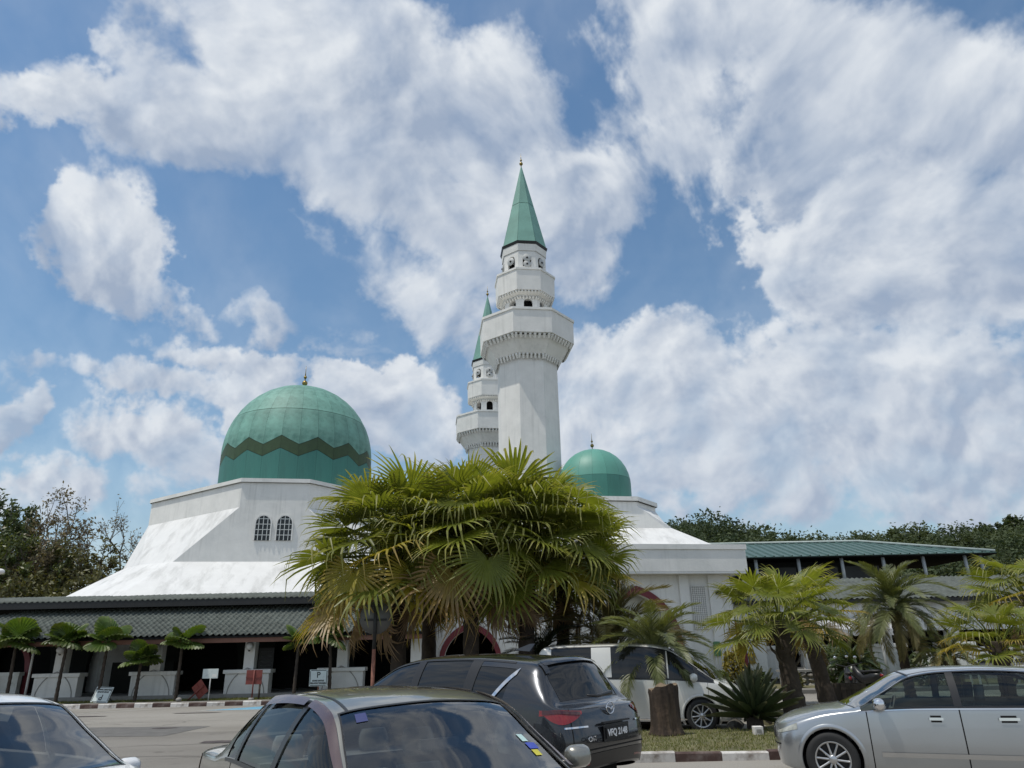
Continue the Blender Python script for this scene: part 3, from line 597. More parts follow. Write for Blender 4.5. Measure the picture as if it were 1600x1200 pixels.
def pavilion():
    TH = math.radians(10)
    r = thing('domed_pavilion', 'white entrance pavilion with a small plain green dome and a deep flat parapet', 'pavilion', (4.45, 38.8, 0), TH)
    stepped_roof(r, 2.9, 1.3, 9.0, 8.55, 3.0, 2.75, 7.4, 5.3, 3.9, 6.05)
    MB().add([(x * .99, y * .99, 8.8) for x, y, z in ring8(2.9, 1.3, 0)], [tuple(range(12))]).build('flat_roof', M['white_worn'], r)
    ztop, zb = 12.22, 8.82; Hd = ztop - zb; R = 1.96
    def prof(t):
        s0, arc = 1.35, 3.0; d = t * (s0 + arc)
        if d < s0: return (R + .03 * math.sin(d / s0 * 1.57), d)
        a = (d - s0) / arc * math.pi / 2; return ((R + .03) * max(0, math.cos(a)) ** .95, s0 + (Hd - s0) * math.sin(a))
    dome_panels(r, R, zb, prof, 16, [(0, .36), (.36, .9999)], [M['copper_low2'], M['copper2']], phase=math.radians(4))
    finial(r, ztop + .08, .52)
    W, Fy = 5.2, -6.2
    for (x0, x1, y0, y1) in ((-W, W, Fy, Fy + .25), (-W, W, -Fy - .25, -Fy), (-W, -W + .25, Fy + .253, -Fy - .253), (W - .25, W, Fy + .253, -Fy - .253)):
        bx(x0, x1, y0, y1, 4.95, 5.93).build('parapet', M['white'], r)
    k = .05
    for (x0, x1, y0, y1) in ((-W - k, W + k, Fy - k, Fy + .3), (-W - k, W + k, -Fy - .3, -Fy + k), (-W - k, -W + .3, Fy + .303, -Fy - .303), (W - .3, W + k, Fy + .303, -Fy - .303)):
        bx(x0, x1, y0, y1, 5.932, 6.16).build('parapet_coping', M['white'], r)
    bx(-W + .26, W - .26, Fy + .26, -Fy - .26, 5.75, 5.95).build('flat_roof', M['white_worn'], r)
    bx(-W + .01, W - .01, Fy + .01, -Fy - .01, 4.86, 4.945).build('soffit', M['white'], r)
    # front wall with the big maroon-edged arch
    wl = MB(); arch_wall(wl, -4.55, 4.55, 0, 4.855, -5.55, -5.2, [(0, 1.75, 1.75)], rr=1.36); wl.build('front_wall', M['white'], r)
    ab = MB(); arch_band(ab, 0, 1.75, 1.75, .05, .26, -5.60, -5.555, rr=1.36); ab.build('arch_surround', M['maroon'], r)
    for s in (-1, 1):
        bx(s * 2.25 - .22, s * 2.25 + .22, -5.68, -5.555, 0, 4.85).build('pilaster', M['white'], r)
        bx(s * 3.75 - .3, s * 3.75 + .3, -5.66, -5.555, 0, 4.85).build('pilaster', M['white'], r)
        wl = MB(); wl.box(s * 4.55 - (.35 if s > 0 else 0), s * 4.55 + (0 if s > 0 else .35), -5.19, 5.2, 0, 4.855); wl.build('side_wall', M['white_worn'], r)
        # pierced lattice
        cx = s * 2.95; la = MB(); la.box(cx - .33, cx + .33, -5.575, -5.557, 2.5, 4.35); lt = la.build('lattice', M['shade_black'], r)
        b = MB(); nx_, nz_ = 7, 20
        for i in range(nx_ + 1): x = cx - .33 + .66 * i / nx_; b.box(x - .014, x + .014, -5.62, -5.58, 2.5, 4.35)
        for j in range(nz_ + 1): z = 2.5 + 1.85 * j / nz_; b.box(cx - .33, cx + .33, -5.612, -5.585, z - .014, z + .014)
        for i in range(nx_):
            for j in range(nz_):
                x = cx - .33 + .66 * (i + .5) / nx_; z = 2.5 + 1.85 * (j + .5) / nz_; q = .022
                b.add([(x - q, -5.606, z), (x, -5.606, z - q), (x + q, -5.606, z), (x, -5.606, z + q)], [(0, 1, 2, 3)])
        tag(b.build('lattice_bars', M['white'], lt), kind='stuff')
    bx(-4.5, 4.5, 4.6, 4.8, 0, 4.8).build('rear_wall', M['shade_black'], r); bx(-4.5, 4.5, -5.2, 4.6, .0, .25).build('floor', M['concrete'], r)
    bx(3.35, 3.65, -5.72, -5.665, 1.35, 1.95).build('notice', mat('green_notice', (.10, .22, .10), .5), r)
    return r
M['copper2'] = mat('small_dome_green', (.105, .31, .245), .5, var=.10, scale=1.5, dirt=(.07, .27, .21), dscale=1.5, damt=.5, rand=.05)
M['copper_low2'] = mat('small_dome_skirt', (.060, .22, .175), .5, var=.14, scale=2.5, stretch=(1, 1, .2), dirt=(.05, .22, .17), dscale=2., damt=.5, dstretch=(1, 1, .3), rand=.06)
pavilion()

# ================================================================== minarets
def octring(rv, z, a0=math.pi / 8): return [(rv * math.cos(a0 + k * math.pi / 4), rv * math.sin(a0 + k * math.pi / 4), z) for k in range(8)]
def dentils(root, rv0, z0, rv1, z1, per=9, name='corbel_course'):
    b = MB()
    for k in range(8):
        a = k * math.pi / 4; n = Vector((math.cos(a), math.sin(a), 0)); t = Vector((-math.sin(a), math.cos(a), 0)); ap0, ap1 = rv0 * math.cos(math.pi / 8), rv1 * math.cos(math.pi / 8); hw = rv0 * math.sin(math.pi / 8)
        for i in range(per):
            u = -hw + 2 * hw * (i + .5) / per; w = hw / per * .50
            p0 = n * (ap0 - .12) + t * u; p1 = n * ap1 + t * (u * ap1 / ap0)
            vs = [p0 - t * w + Vector((0, 0, z0)), p0 + t * w + Vector((0, 0, z0)), p1 + t * w + Vector((0, 0, z1 - .10)), p1 - t * w + Vector((0, 0, z1 - .10)), p0 - t * w + Vector((0, 0, z1)), p0 + t * w + Vector((0, 0, z1)), p1 + t * w + Vector((0, 0, z1)), p1 - t * w + Vector((0, 0, z1))]
            b.add(vs, [(0, 1, 2, 3), (7, 6, 5, 4), (3, 2, 6, 7), (0, 3, 7, 4), (1, 5, 6, 2)])
    return tag(b.build(name, M['white'], root), kind='stuff')
def oct_wall_openings(root, rv, z0, z1, hw, sill, spring, name):
    ap = rv * math.cos(math.pi / 8); half = rv * math.sin(math.pi / 8)
    for k in range(8):
        m = MB(); arch_wall(m, -half, half, sill, z1, -ap, -ap + .16, [(0, hw, spring)], rr=1.02, n=8)
        m.box(-half, half, -ap, -ap + .16, z0, sill)
        o = m.build(name, M['white'], root); o.rotation_euler = (0, 0, k * math.pi / 4 + math.pi / 2)
    MB().loft([octring(rv * .55, z0), octring(rv * .55, z1)], True, True).build('core', M['shade_black'], root)
def minaret(label, loc, rz, speakers=True):
    r = thing('minaret', label, 'minaret', loc, rz, 'twin minarets of the mosque')
    K = 1 / .96
    MB().loft([octring(1.80 * K, 0), octring(1.78 * K, 17.9)], True, True).build('shaft', M['white'], r)
    # lower balcony
    MB().loft([octring(2.02 * K, 17.95), octring(2.62 * K, 18.85)], True, True).build('corbel', M['white'], r)
    dentils(r, 2.06 * K, 17.64, 2.04 * K, 17.948, 7); dentils(r, 2.74 * K, 18.64, 2.78 * K, 18.93, 8)
    MB().loft([octring(2.84 * K, 18.94), octring(2.86 * K, 20.35)], True, True).build('balcony_parapet', M['white'], r)
    MB().loft([octring(2.92 * K, 20.352), octring(2.92 * K, 20.50)], True, True).build('balcony_coping', M['white'], r)
    oct_wall_openings(r, 1.36 * K, 20.5, 21.95, .27, 20.8, 21.55, 'lower_turret_face')
    MB().loft([octring(1.42 * K, 21.952), octring(1.72 * K, 22.15)], True, True).build('upper_corbel', M['white'], r)
    dentils(r, 1.50 * K, 21.76, 1.50 * K, 21.95, 6); dentils(r, 1.80 * K, 22.02, 1.80 * K, 22.198, 7)
    MB().loft([octring(1.83 * K, 22.20), octring(1.86 * K, 23.55)], True, True).build('upper_parapet', M['white'], r)
    MB().loft([octring(1.91 * K, 23.552), octring(1.91 * K, 23.68)], True, True).build('upper_coping', M['white'], r)
    oct_wall_openings(r, 1.36 * K, 23.68, 25.62, .26, 24.05, 24.62, 'turret_face')
    MB().loft([octring(1.40 * K, 25.15), octring(1.44 * K, 25.62)], False, False).build('turret_band', M['white'], r)
    MB().loft([octring(1.46 * K, 25.625), octring(1.52 * K, 25.80)], True, True).build('eave', M['dark_metal'], r)
    sp = MB().loft([octring(1.40 * K, 25.80), octring(.04, 32.45)], True, True).build('spire', M['spire'], r)
    ap = 1.40 * K
    for k in range(8):
        f0, f1 = 0.0, .50
        for (f0, f1) in ((0.004, .497), (.503, .985)):
            q = .992
            def P(f, a): rr = (ap + .05) * (1 - f) + .05 * f; return (rr * math.cos(a), rr * math.sin(a), 25.81 + 6.6 * f)
            a = math.pi / 8 + k * math.pi / 4; d = .006
            MB().add([P(f0, a + d), P(f0, a + math.pi / 4 - d), P(f1, a + math.pi / 4 - d), P(f1, a + d)], [(0, 1, 2, 3)]).build('spire_panel', M['spire'], sp)
    finial(r, 32.5, .62)
    if speakers:
        for k in (5, 6, 7, 4):
            a = k * math.pi / 4; n = Vector((math.cos(a), math.sin(a), 0))
            for dz, s in (((24.62, .27), (24.18, .25)) if k == 6 else ((24.52, .27),)):
                c = n * 1.16 + Vector((0, 0, dz)); m = MB(); m.tube([c - n * .25, c - n * .1, c + n * .08, c + n * .22, c + n * .24], [.04, .06, .12, s, s * .93], 16)
                o = m.build('horn_speaker', mat('speaker_grey', (.45, .46, .45), .5), r)
                MB().tube([c + n * .2, c + n * .30], [.09, .05], 10).build('speaker_core', M['dark_metal'], o)
    return r
minaret('tall white minaret with green spire rising nearest behind the palms', (.93, 40, 0), math.radians(7))
minaret('farther white minaret half hidden behind the nearer one', (-2.1, 58.8, 0), math.radians(7))
# ================================================================== entrance block between veranda and pavilion
def entrance_block():
    r = thing('arched_entrance', 'white entrance wall with a maroon-edged pointed arch behind the fan palms', 'building')
    Y = 33.2; x0, x1 = at(672, 1000, Y).x + .03, at(850, 1000, Y).x
    c = at(735, 1000, Y).x; zt = at(735, 955, Y).z
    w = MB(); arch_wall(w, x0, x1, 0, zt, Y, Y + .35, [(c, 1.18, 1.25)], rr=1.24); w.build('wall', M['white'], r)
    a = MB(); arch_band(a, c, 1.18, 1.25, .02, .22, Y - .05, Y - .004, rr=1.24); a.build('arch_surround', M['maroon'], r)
    bx(x0, x1, Y - .35, Y + .5, zt + .003, zt + .24).build('fascia', M['dark_metal'], r)  # dark colour stands in for the shade under the roof edge
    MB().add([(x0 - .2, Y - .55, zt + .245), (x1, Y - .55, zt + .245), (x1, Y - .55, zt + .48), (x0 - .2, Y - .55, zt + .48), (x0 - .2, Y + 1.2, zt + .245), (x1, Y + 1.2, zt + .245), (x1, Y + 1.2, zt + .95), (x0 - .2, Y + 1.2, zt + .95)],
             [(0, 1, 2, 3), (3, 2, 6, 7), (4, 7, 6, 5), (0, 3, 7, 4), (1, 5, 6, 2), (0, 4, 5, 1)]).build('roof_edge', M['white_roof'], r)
    bx(x0, x1, Y + 5, Y + 5.2, 0, zt + .2).build('rear_wall', M['shade_black'], r); bx(x0, x1, Y + .36, Y + 5, .0, .2).build('floor', M['concrete'], r)
    bx(x0, x1, Y + .51, Y + 5, zt + .02, zt + .2).build('ceiling', M['shade_black'], r)
    bx(x0, x0 + .2, Y + .36, Y + 5, .2, zt).build('side_wall', M['shade_wall'], r)
    return r
entrance_block()

# ================================================================== right-hand veranda
def veranda_right():
    r = thing('shaded_arcade', 'white shaded arcade with column plinths right of the pavilion', 'arcade')
    Y = 35.5; P = lambda px, py: at(px, py, Y)
    xl, xr = P(1150, 1000).x, P(1720, 1000).x
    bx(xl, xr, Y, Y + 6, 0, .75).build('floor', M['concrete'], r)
    bx(xl, xr, Y + 5.8, Y + 6, .75, 4.6).build('rear_wall', M['shade_black'], r)
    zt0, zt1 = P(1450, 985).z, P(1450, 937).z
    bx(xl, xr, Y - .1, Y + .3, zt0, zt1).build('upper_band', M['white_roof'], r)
    bx(xl, xr, Y + .3, Y + 5.8, zt0 + .1, zt0 + .3).build('ceiling', M['shade_black'], r)
    xs = np.linspace(xl, xr, 400); h = .03 * np.sin(2 * np.pi * xs / .25)
    V = np.concatenate([np.stack([xs, np.full(400, Y - .5), zt1 + .10 + h], 1), np.stack([xs, np.full(400, Y + 3.5), zt1 + 1.35 + h], 1)])
    mesh_obj('tiled_roof', np_mesh('tiled_roof', V, np.array([(i, i + 1, 401 + i, 400 + i) for i in range(399)]), M['tile'], True), r)
    bx(xl, xr, Y - .45, Y - .4, zt1 - .1, zt1 + .06).build('fascia', M['dark_metal'], r)
    # first bay: maroon door edge, short wall, lamp box
    a = P(1148, 1020).x; c = a - 1.35
    arc = MB(); arch_band(arc, a - 1.2, 1.18, 1.7, .05, .24, Y - 1.2, Y - 1.0, rr=1.36); arc.build('arch_surround', M['maroon'], r)
    bx(a + .05, a + 1.1, Y - 1.15, Y - .9, 0, zt0).build('side_wall', M['white_worn'], r)
    for i, px in enumerate((1192, 1282, 1392, 1500)):
        c = P(px, 1040).x; b = MB(); b.box(c - .75, c + .75, Y - .15, Y + .35, .3, 1.55, tx=-.05); pl = b.build('plinth', M['white'], r, bevel=.015)
        bx(c - .85, c + .85, Y - .22, Y + .42, 1.55, 1.72).build('plinth_cap', M['white'], pl, bevel=.015)
        bx(c - .55, c + .55, Y - .17, Y - .151, .5, 1.35).build('panel', M['white_worn'], pl)
        bx(c - .28, c + .28, Y - .05, Y + .3, 1.72, zt0).build('column', M['white'], r, bevel=.01)
    for i in range(3): bx(P(1215, 1000).x, P(1370, 1000).x, Y - .5 - i * .35, Y - .15 - i * .35 - .003, 0, .6 - i * .2).build('step', M['concrete'], r)
    b = MB(); x0, x1 = P(1416, 1040).x, P(1466, 1050).x; z1 = 1.35
    b.add([(x0, Y - 1.3, 0), (x1, Y - 1.3, 0), (x1, Y - 1.3, .7), (x0 + .8, Y - 1.3, z1), (x0, Y - 1.3, z1), (x0, Y - 1.0, 0), (x1, Y - 1.0, 0), (x1, Y - 1.0, .7), (x0 + .8, Y - 1.0, z1), (x0, Y - 1.0, z1)],
          [(0, 1, 2, 3, 4), (9, 8, 7, 6, 5), (0, 4, 9, 5), (4, 3, 8, 9), (3, 2, 7, 8), (2, 1, 6, 7)]); b.build('stair_wall', M['white'], r)
    b = MB(); b.tube([(x0, Y - 1.15, z1 + .14), (x0 + .8, Y - 1.15, z1 + .14), (x1 + .3, Y - 1.15, .75)], .03, 6); b.build('handrail', M['dark_metal'], r)
    lb = thing('wall_lamp', 'small square brass wall lamp box beside the maroon arch edge right of the white van', 'lamp', (P(1162, 1025).x, Y - 1.24, P(1162, 1028).z), 0)
    bx(-.14, .14, 0, .09, -.22, .16).build('housing', M['gold'], lb); bx(-.11, .11, -.012, -.001, -.10, .08).build('cover', mat('lamp_cover', (.16, .15, .09), .4), lb); bx(-.16, .16, -.03, .09, .161, .20).build('lid', M['dark_metal'], lb)
    fl = thing('flood_lamp', 'white round flood lamp on the pavilion corner under the parapet', 'lamp', tuple(at(1132, 926, 33.9)), 0)
    MB().tube([(0, 0, 0), (0, -.12, .0)], [.2, .22], 16).build('reflector', M['white'], fl); MB().tube([(-.2, -.06, 0), (-.42, -.1, 0)], [.09, .07], 10).build('ballast', M['dark_metal'], fl)
    return r
veranda_right()
def awning():
    Y0 = 33.4; xl, xr = at(1250, 990, Y0).x, at(1412, 990, Y0).x; zt, zb = at(1300, 966, Y0 + 1.8).z, at(1300, 988, Y0).z
    r = thing('striped_awning', 'grey and white striped awning with a scalloped edge on thin leaning poles', 'awning')
    n = 84; V = []; F = []
    for i in range(n + 1):
        x = xl + (xr - xl) * i / n; sc = .10 * abs(math.sin(math.pi * i / 6.0)); sag = .06 * math.sin(math.pi * ((i % 28) / 28.))
        V += [(x, Y0 + 1.9, zt), (x, Y0, zb + .16 - sag), (x, Y0 - .02, zb - .02 - sc - sag)]
    for i in range(n): a = 3 * i; F += [(a, a + 1, a + 4, a + 3), (a + 1, a + 2, a + 5, a + 4)]
    MB().add(V, F).build('canopy', mat('awning_cloth', (.42, .42, .42), .85, var=.25, scale=6., stretch=(1, .02, .02)), r)
    for (pa, pb) in (((1256, 990), (1273, 1086)), ((1377, 996), (1391, 1066))):
        a, b = at(*pa, Y0), at(*pb, Y0 + .1); d = (b - a); e = a + d * ((a.z - .0) / max(.1, (a.z - b.z)))
        m = MB(); m.tube([a + Vector((0, 0, .25)), e], .075, 8); m.tube([a + d * .25, a + Vector((.35, 0, .0))], .03, 6); m.build('pole', mat('pole_grey', (.40, .41, .40), .5), r)
awning()
def rubble_wall():
    r = thing('rubble_wall', 'low wall of rough rubble stones below the arcade steps', 'wall'); rng = random.Random(8)
    Y = 33.0; x0, x1 = at(1228, 1080, Y).x, at(1320, 1080, Y).x
    ms = [mat('rubble_a', (.22, .20, .17), .9, var=.3, scale=6, bump=.5), mat('rubble_b', (.30, .28, .24), .9, var=.3, scale=6, bump=.5)]
    def stone(sd):
        g = random.Random(sd); m = MB(); m.ball((0, 0, 0), 1, 7, 4); m.v = [(x * g.uniform(.8, 1.1), y * g.uniform(.8, 1.1), z * g.uniform(.75, 1.1)) for x, y, z in m.v]; m.sm = [False] * len(m.sm); return m
    meshes = [stone(k).mesh('stone', ms[k % 2]) for k in range(5)]
    for row in range(3):
        x = x0
        while x < x1:
            w = rng.uniform(.16, .30); o = mesh_obj('stone', rng.choice(meshes), r); o.location = (x + w, Y + rng.uniform(-.05, .05), .12 + row * .2); o.scale = (w, .2, .14); o.rotation_euler = (rng.uniform(-.2, .2), rng.uniform(-.3, .3), rng.uniform(0, 6)); x += w * 1.75
    bx(x0 - .1, x1 + .1, Y - .05, Y + .25, 0, .55).build('core', M['concrete'], r)
    bx(x0 - .1, x1 + .1, Y - .2, Y + .6, .66, .74).build('coping', M['concrete'], r)
rubble_wall()

# ================================================================== rear building with the green sheet roof
def rear_building():
    r = thing('green_roof_building', 'two-storey rear building with a ribbed green metal roof on pale slanting posts', 'building')
    Y = 50.0; P = lambda px, py, d=0: at(px, py, Y + d)
    xl = P(1120, 860).x; e0 = P(1165, 869); ze = (P(1165, 869).z + P(1500, 866).z) / 2; xe = P(1556, 865).x
    yr = Y + 5.5; zr = at(1250, 849, yr).z; xh = at(1340, 849, yr).x
    # rib by rib: every sheet of the roof is a panel of its own
    pw = .62; x = xl; k = 0
    def top(xx, f):                        # f 0 at the eave, 1 at the ridge/hip
        fy = min(1.0, max(0.0, (xe - xx) / (xe - xh)))
        yy = Y + (yr - Y) * f * fy; return Vector((xx, yy, ze + (zr - ze) * f * fy))
    while x < xe - .1:
        x2 = min(x + pw, xe); m = MB(); prof = [(0, 0), (.08, .0), (.14, .07), (.22, .07), (.28, 0), (.95, 0)]; vs = []
        for f in (0., 1.):
            for (u, h) in prof: p = top(x + (x2 - x) * u, f); vs.append((p.x, p.y - (.15 if f == 0 else 0), p.z + h))
        n = len(prof); m.add(vs, [(i, i + 1, n + i + 1, n + i) for i in range(n - 1)])
        m.add([(vs[0][0], vs[0][1], vs[0][2] - .04), (vs[n - 1][0], vs[n - 1][1], vs[n - 1][2] - .04), vs[n - 1], vs[0]], [(0, 1, 2, 3)])
        m.build('roof_sheet', M['metal_roof'], r); x += pw
    a, b = Vector((xh, yr, zr + .08)), Vector((xe, Y, ze + .1)); MB().tube([Vector((xl, yr, zr + .08)), a, b], .10, 6).build('ridge_cap', mat('ridge_cap', (.36, .42, .40), .5), r)
    MB().add([(xl, Y - .1, ze - .12), (xe, Y - .1, ze - .12), (xe, yr + 4, ze - .10), (xl, yr + 4, ze - .10), (xl, Y - .1, ze - .04), (xe, Y - .1, ze - .04), (xe, yr + 4, ze - .02), (xl, yr + 4, ze - .02)], [(3, 2, 1, 0), (4, 5, 6, 7), (0, 1, 5, 4), (1, 2, 6, 5), (3, 0, 4, 7)]).build('ceiling', M['shade_black'], r)
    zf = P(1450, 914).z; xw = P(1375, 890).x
    bx(xl, xw, Y + 2.4, Y + 6.5, 0, ze - .13).build('upper_wall', M['shade_wall'], r)  # shade of the open storey put into the wall colour
    for px in (1215, 1280, 1345):
        c = at(px, 890, Y + 2.4).x; bx(c - 1.3, c + 1.3, Y + 2.34, Y + 2.398, zf + .7, ze - .5).build('window', mat('louvre_dark', (.02, .024, .022), .4), r)
    bx(xl, xe + 1, Y + .25, Y + 7, zf - .5, zf - .1).build('upper_floor', M['shade_wall'], r)
    for px0, px1 in ((1183, 1188), (1250, 1256), (1318, 1325), (1384, 1391), (1449, 1455), (1516, 1522), (1543, 1547)):
        p, q = P(px0, 872), P(px1, 912); m = MB(); m.tube([(q.x, Y + .35, zf - .1), (q.x, Y + .35, ze - .13)], .12, 8); m.build('post', mat('post_pale', (.42, .44, .44), .6), r)
    m = MB(); z = zf; m.tube([(P(1400, 900).x, Y + .35, zf + .35), (xe, Y + .35, zf + .35)], .03, 6); m.build('rail', M['dark_metal'], r)
    # lower lean-to with corrugated edge
    xs = np.linspace(xl, xe + 4, 420); h = .09 * np.sin(2 * np.pi * xs / .55)
    V = np.concatenate([np.stack([xs, np.full(420, Y - 3.0), zf - .42 + h], 1), np.stack([xs, np.full(420, Y + .3), zf + .05 + h], 1)])
    mesh_obj('lean_to_roof', np_mesh('lean_to_roof', V, np.array([(i, i + 1, 421 + i, 420 + i) for i in range(419)]), mat('corrugated_grey', (.075, .085, .08), .6), True), r)
    bx(xl, xe + 4, Y - .2, Y + .2, 0, zf - .35).build('lower_wall', M['shade_wall'], r)
rear_building()

# ================================================================== foliage generators
def leaf_cards(pts, size, rng, aspect=1.7, tilt=.9):
    """rhomb leaves at the given points, random facing"""
    n = len(pts); P = np.asarray(pts, dtype=np.float32)
    d = rng.normal(size=(n, 3)); d[:, 2] *= tilt; d /= np.linalg.norm(d, axis=1)[:, None]
    e = np.cross(d, rng.normal(size=(n, 3))); e /= np.linalg.norm(e, axis=1)[:, None]
    s = (size * rng.uniform(.6, 1.3, n))[:, None]
    V = np.stack([P - d * s * .5 * aspect, P + e * s * .35, P + d * s * .5 * aspect, P - e * s * .35], 1).reshape(-1, 3)
    F = np.arange(4 * n, dtype=np.int32).reshape(-1, 4); return V, F
def with_tip(me, vals):
    a = me.attributes.new('tip', 'FLOAT', 'POINT'); a.data.foreach_set('value', np.asarray(vals, dtype=np.float32)); return me
M['bark'] = mat('bark', (.10, .08, .06), .9, var=.3, scale=5., bump=.6, bscale=12)
M['bark_dark'] = mat('dark_bark', (.055, .042, .032), .95, var=.35, scale=6., bump=.8, bscale=14)
LEAF = {'dark': leaf_mat('leaf_dark', (.055, .080, .026), (.09, .11, .04), .4, .2, .2), 'mid': leaf_mat('leaf_mid', (.085, .110, .032), (.13, .14, .05), .4, .25, .2),
        'brown': leaf_mat('leaf_brownish', (.19, .155, .090), (.25, .20, .12), .4, .2, .2), 'olive': leaf_mat('leaf_olive', (.125, .125, .045), (.17, .155, .06), .4, .2, .2)}
def broad_tree(name, label, base, H, R, leafmat, nleaf, lsize, seed, trunk_h=.3, group=None, levels=5, rt=.28, flat=.75, spread=.62, barkm=None):
    rng = random.Random(seed); nr = np.random.default_rng(seed)
    r = thing(name, label, 'tree', base, 0, group)
    segs = []; tips = []
    def grow(p, d, L_, rad, lev):
        q = p + d * L_; mid = p + d * L_ * .5 + Vector((rng.uniform(-1, 1), rng.uniform(-1, 1), rng.uniform(-.5, .5))) * L_ * .07
        segs.append(([p, mid, q], [rad, rad * .85, rad * .7], lev))
        if lev >= levels: tips.append((p, q)); return
        if lev >= levels - 1: tips.append((p, q))
        for k in range(rng.choice((2, 3, 3)) if lev > 0 else 4):
            v = Vector((rng.uniform(-1, 1), rng.uniform(-1, 1), rng.uniform(-.35, .55))); nd = (d * (1 - spread) + v.normalized() * spread * 1.25); nd.z = nd.z * flat + .10; nd.normalize()
            grow(q, nd, L_ * rng.uniform(.62, .84), rad * .62, lev + 1)
    L0 = H * trunk_h; grow(Vector((0, 0, -.2)), Vector((rng.uniform(-.08, .08), rng.uniform(-.08, .08), 1)).normalized(), L0, rt, 0)
    # fit the grown skeleton into the wanted crown
    A = np.array([t[1] for t in tips]); zmax = A[:, 2].max(); rm = np.percentile(np.hypot(A[:, 0], A[:, 1]), 92)
    fz = (H - L0) / max(.1, zmax - L0); fr = R / rm
    def fit(p): return Vector((p.x * fr, p.y * fr, p.z if p.z < L0 else L0 + (p.z - L0) * fz))
    m = MB()
    for pts, rads, lev in segs: m.tube([fit(p) for p in pts], [max(.012, x) for x in rads], 7 if lev < 2 else 4, cap=False)
    m.build('trunk', barkm or M['bark'], r)
    if nleaf:
        idx = nr.integers(0, len(tips), nleaf); T0 = np.array([fit(t[0]) for t in tips]); T1 = np.array([fit(t[1]) for t in tips]); u = nr.uniform(.1, 1.25, nleaf)[:, None]
        C = T0[idx] * (1 - u) + T1[idx] * u + nr.normal(size=(nleaf, 3)) * R * .045
        V, F = leaf_cards(C, lsize, nr); tip = np.repeat(nr.uniform(0, 1, nleaf), 4)
        mesh_obj('crown', with_tip(np_mesh('crown', V, F, leafmat), tip), r)
    return r

# left-hand trees beyond the veranda
def left_trees():
    def b(px, Y): return (at(px, 1000, Y).x, Y, 0)
    def top(px, py, Y): return at(px, py, Y).z
    broad_tree('dense_tree', 'dense dark green tree at the left edge behind the annex', b(-42, 60), top(0, 776, 60), 4.4, LEAF['dark'], 9000, .26, 5, .25, levels=5)
    broad_tree('bushy_tree', 'brownish half-bare spreading tree at left behind the veranda roof', b(70, 62), top(80, 772, 62), 5.8, LEAF['brown'], 6000, .19, 12, .28, levels=6, rt=.34)
    broad_tree('leafless_tree', 'nearly leafless twiggy tree beside the left slope of the hall', b(168, 60), top(170, 788, 60), 4.0, LEAF['brown'], 900, .14, 23, .3, levels=6, rt=.24)
    broad_tree('leafy_tree', 'small olive tree under the bare branches next to the hall slope', b(120, 58), top(125, 842, 58), 3.4, LEAF['olive'], 5500, .20, 31, .3, levels=5)
    broad_tree('round_tree', 'mid green tree at far left below the dense dark crown', b(10, 57), top(10, 838, 57), 3.6, LEAF['mid'], 7000, .22, 37, .3, levels=5)
    broad_tree('low_tree', 'low olive tree between the brownish crown and the veranda roof', b(80, 56), top(80, 868, 56), 3.6, LEAF['olive'], 6000, .22, 41, .25, levels=5)
left_trees()

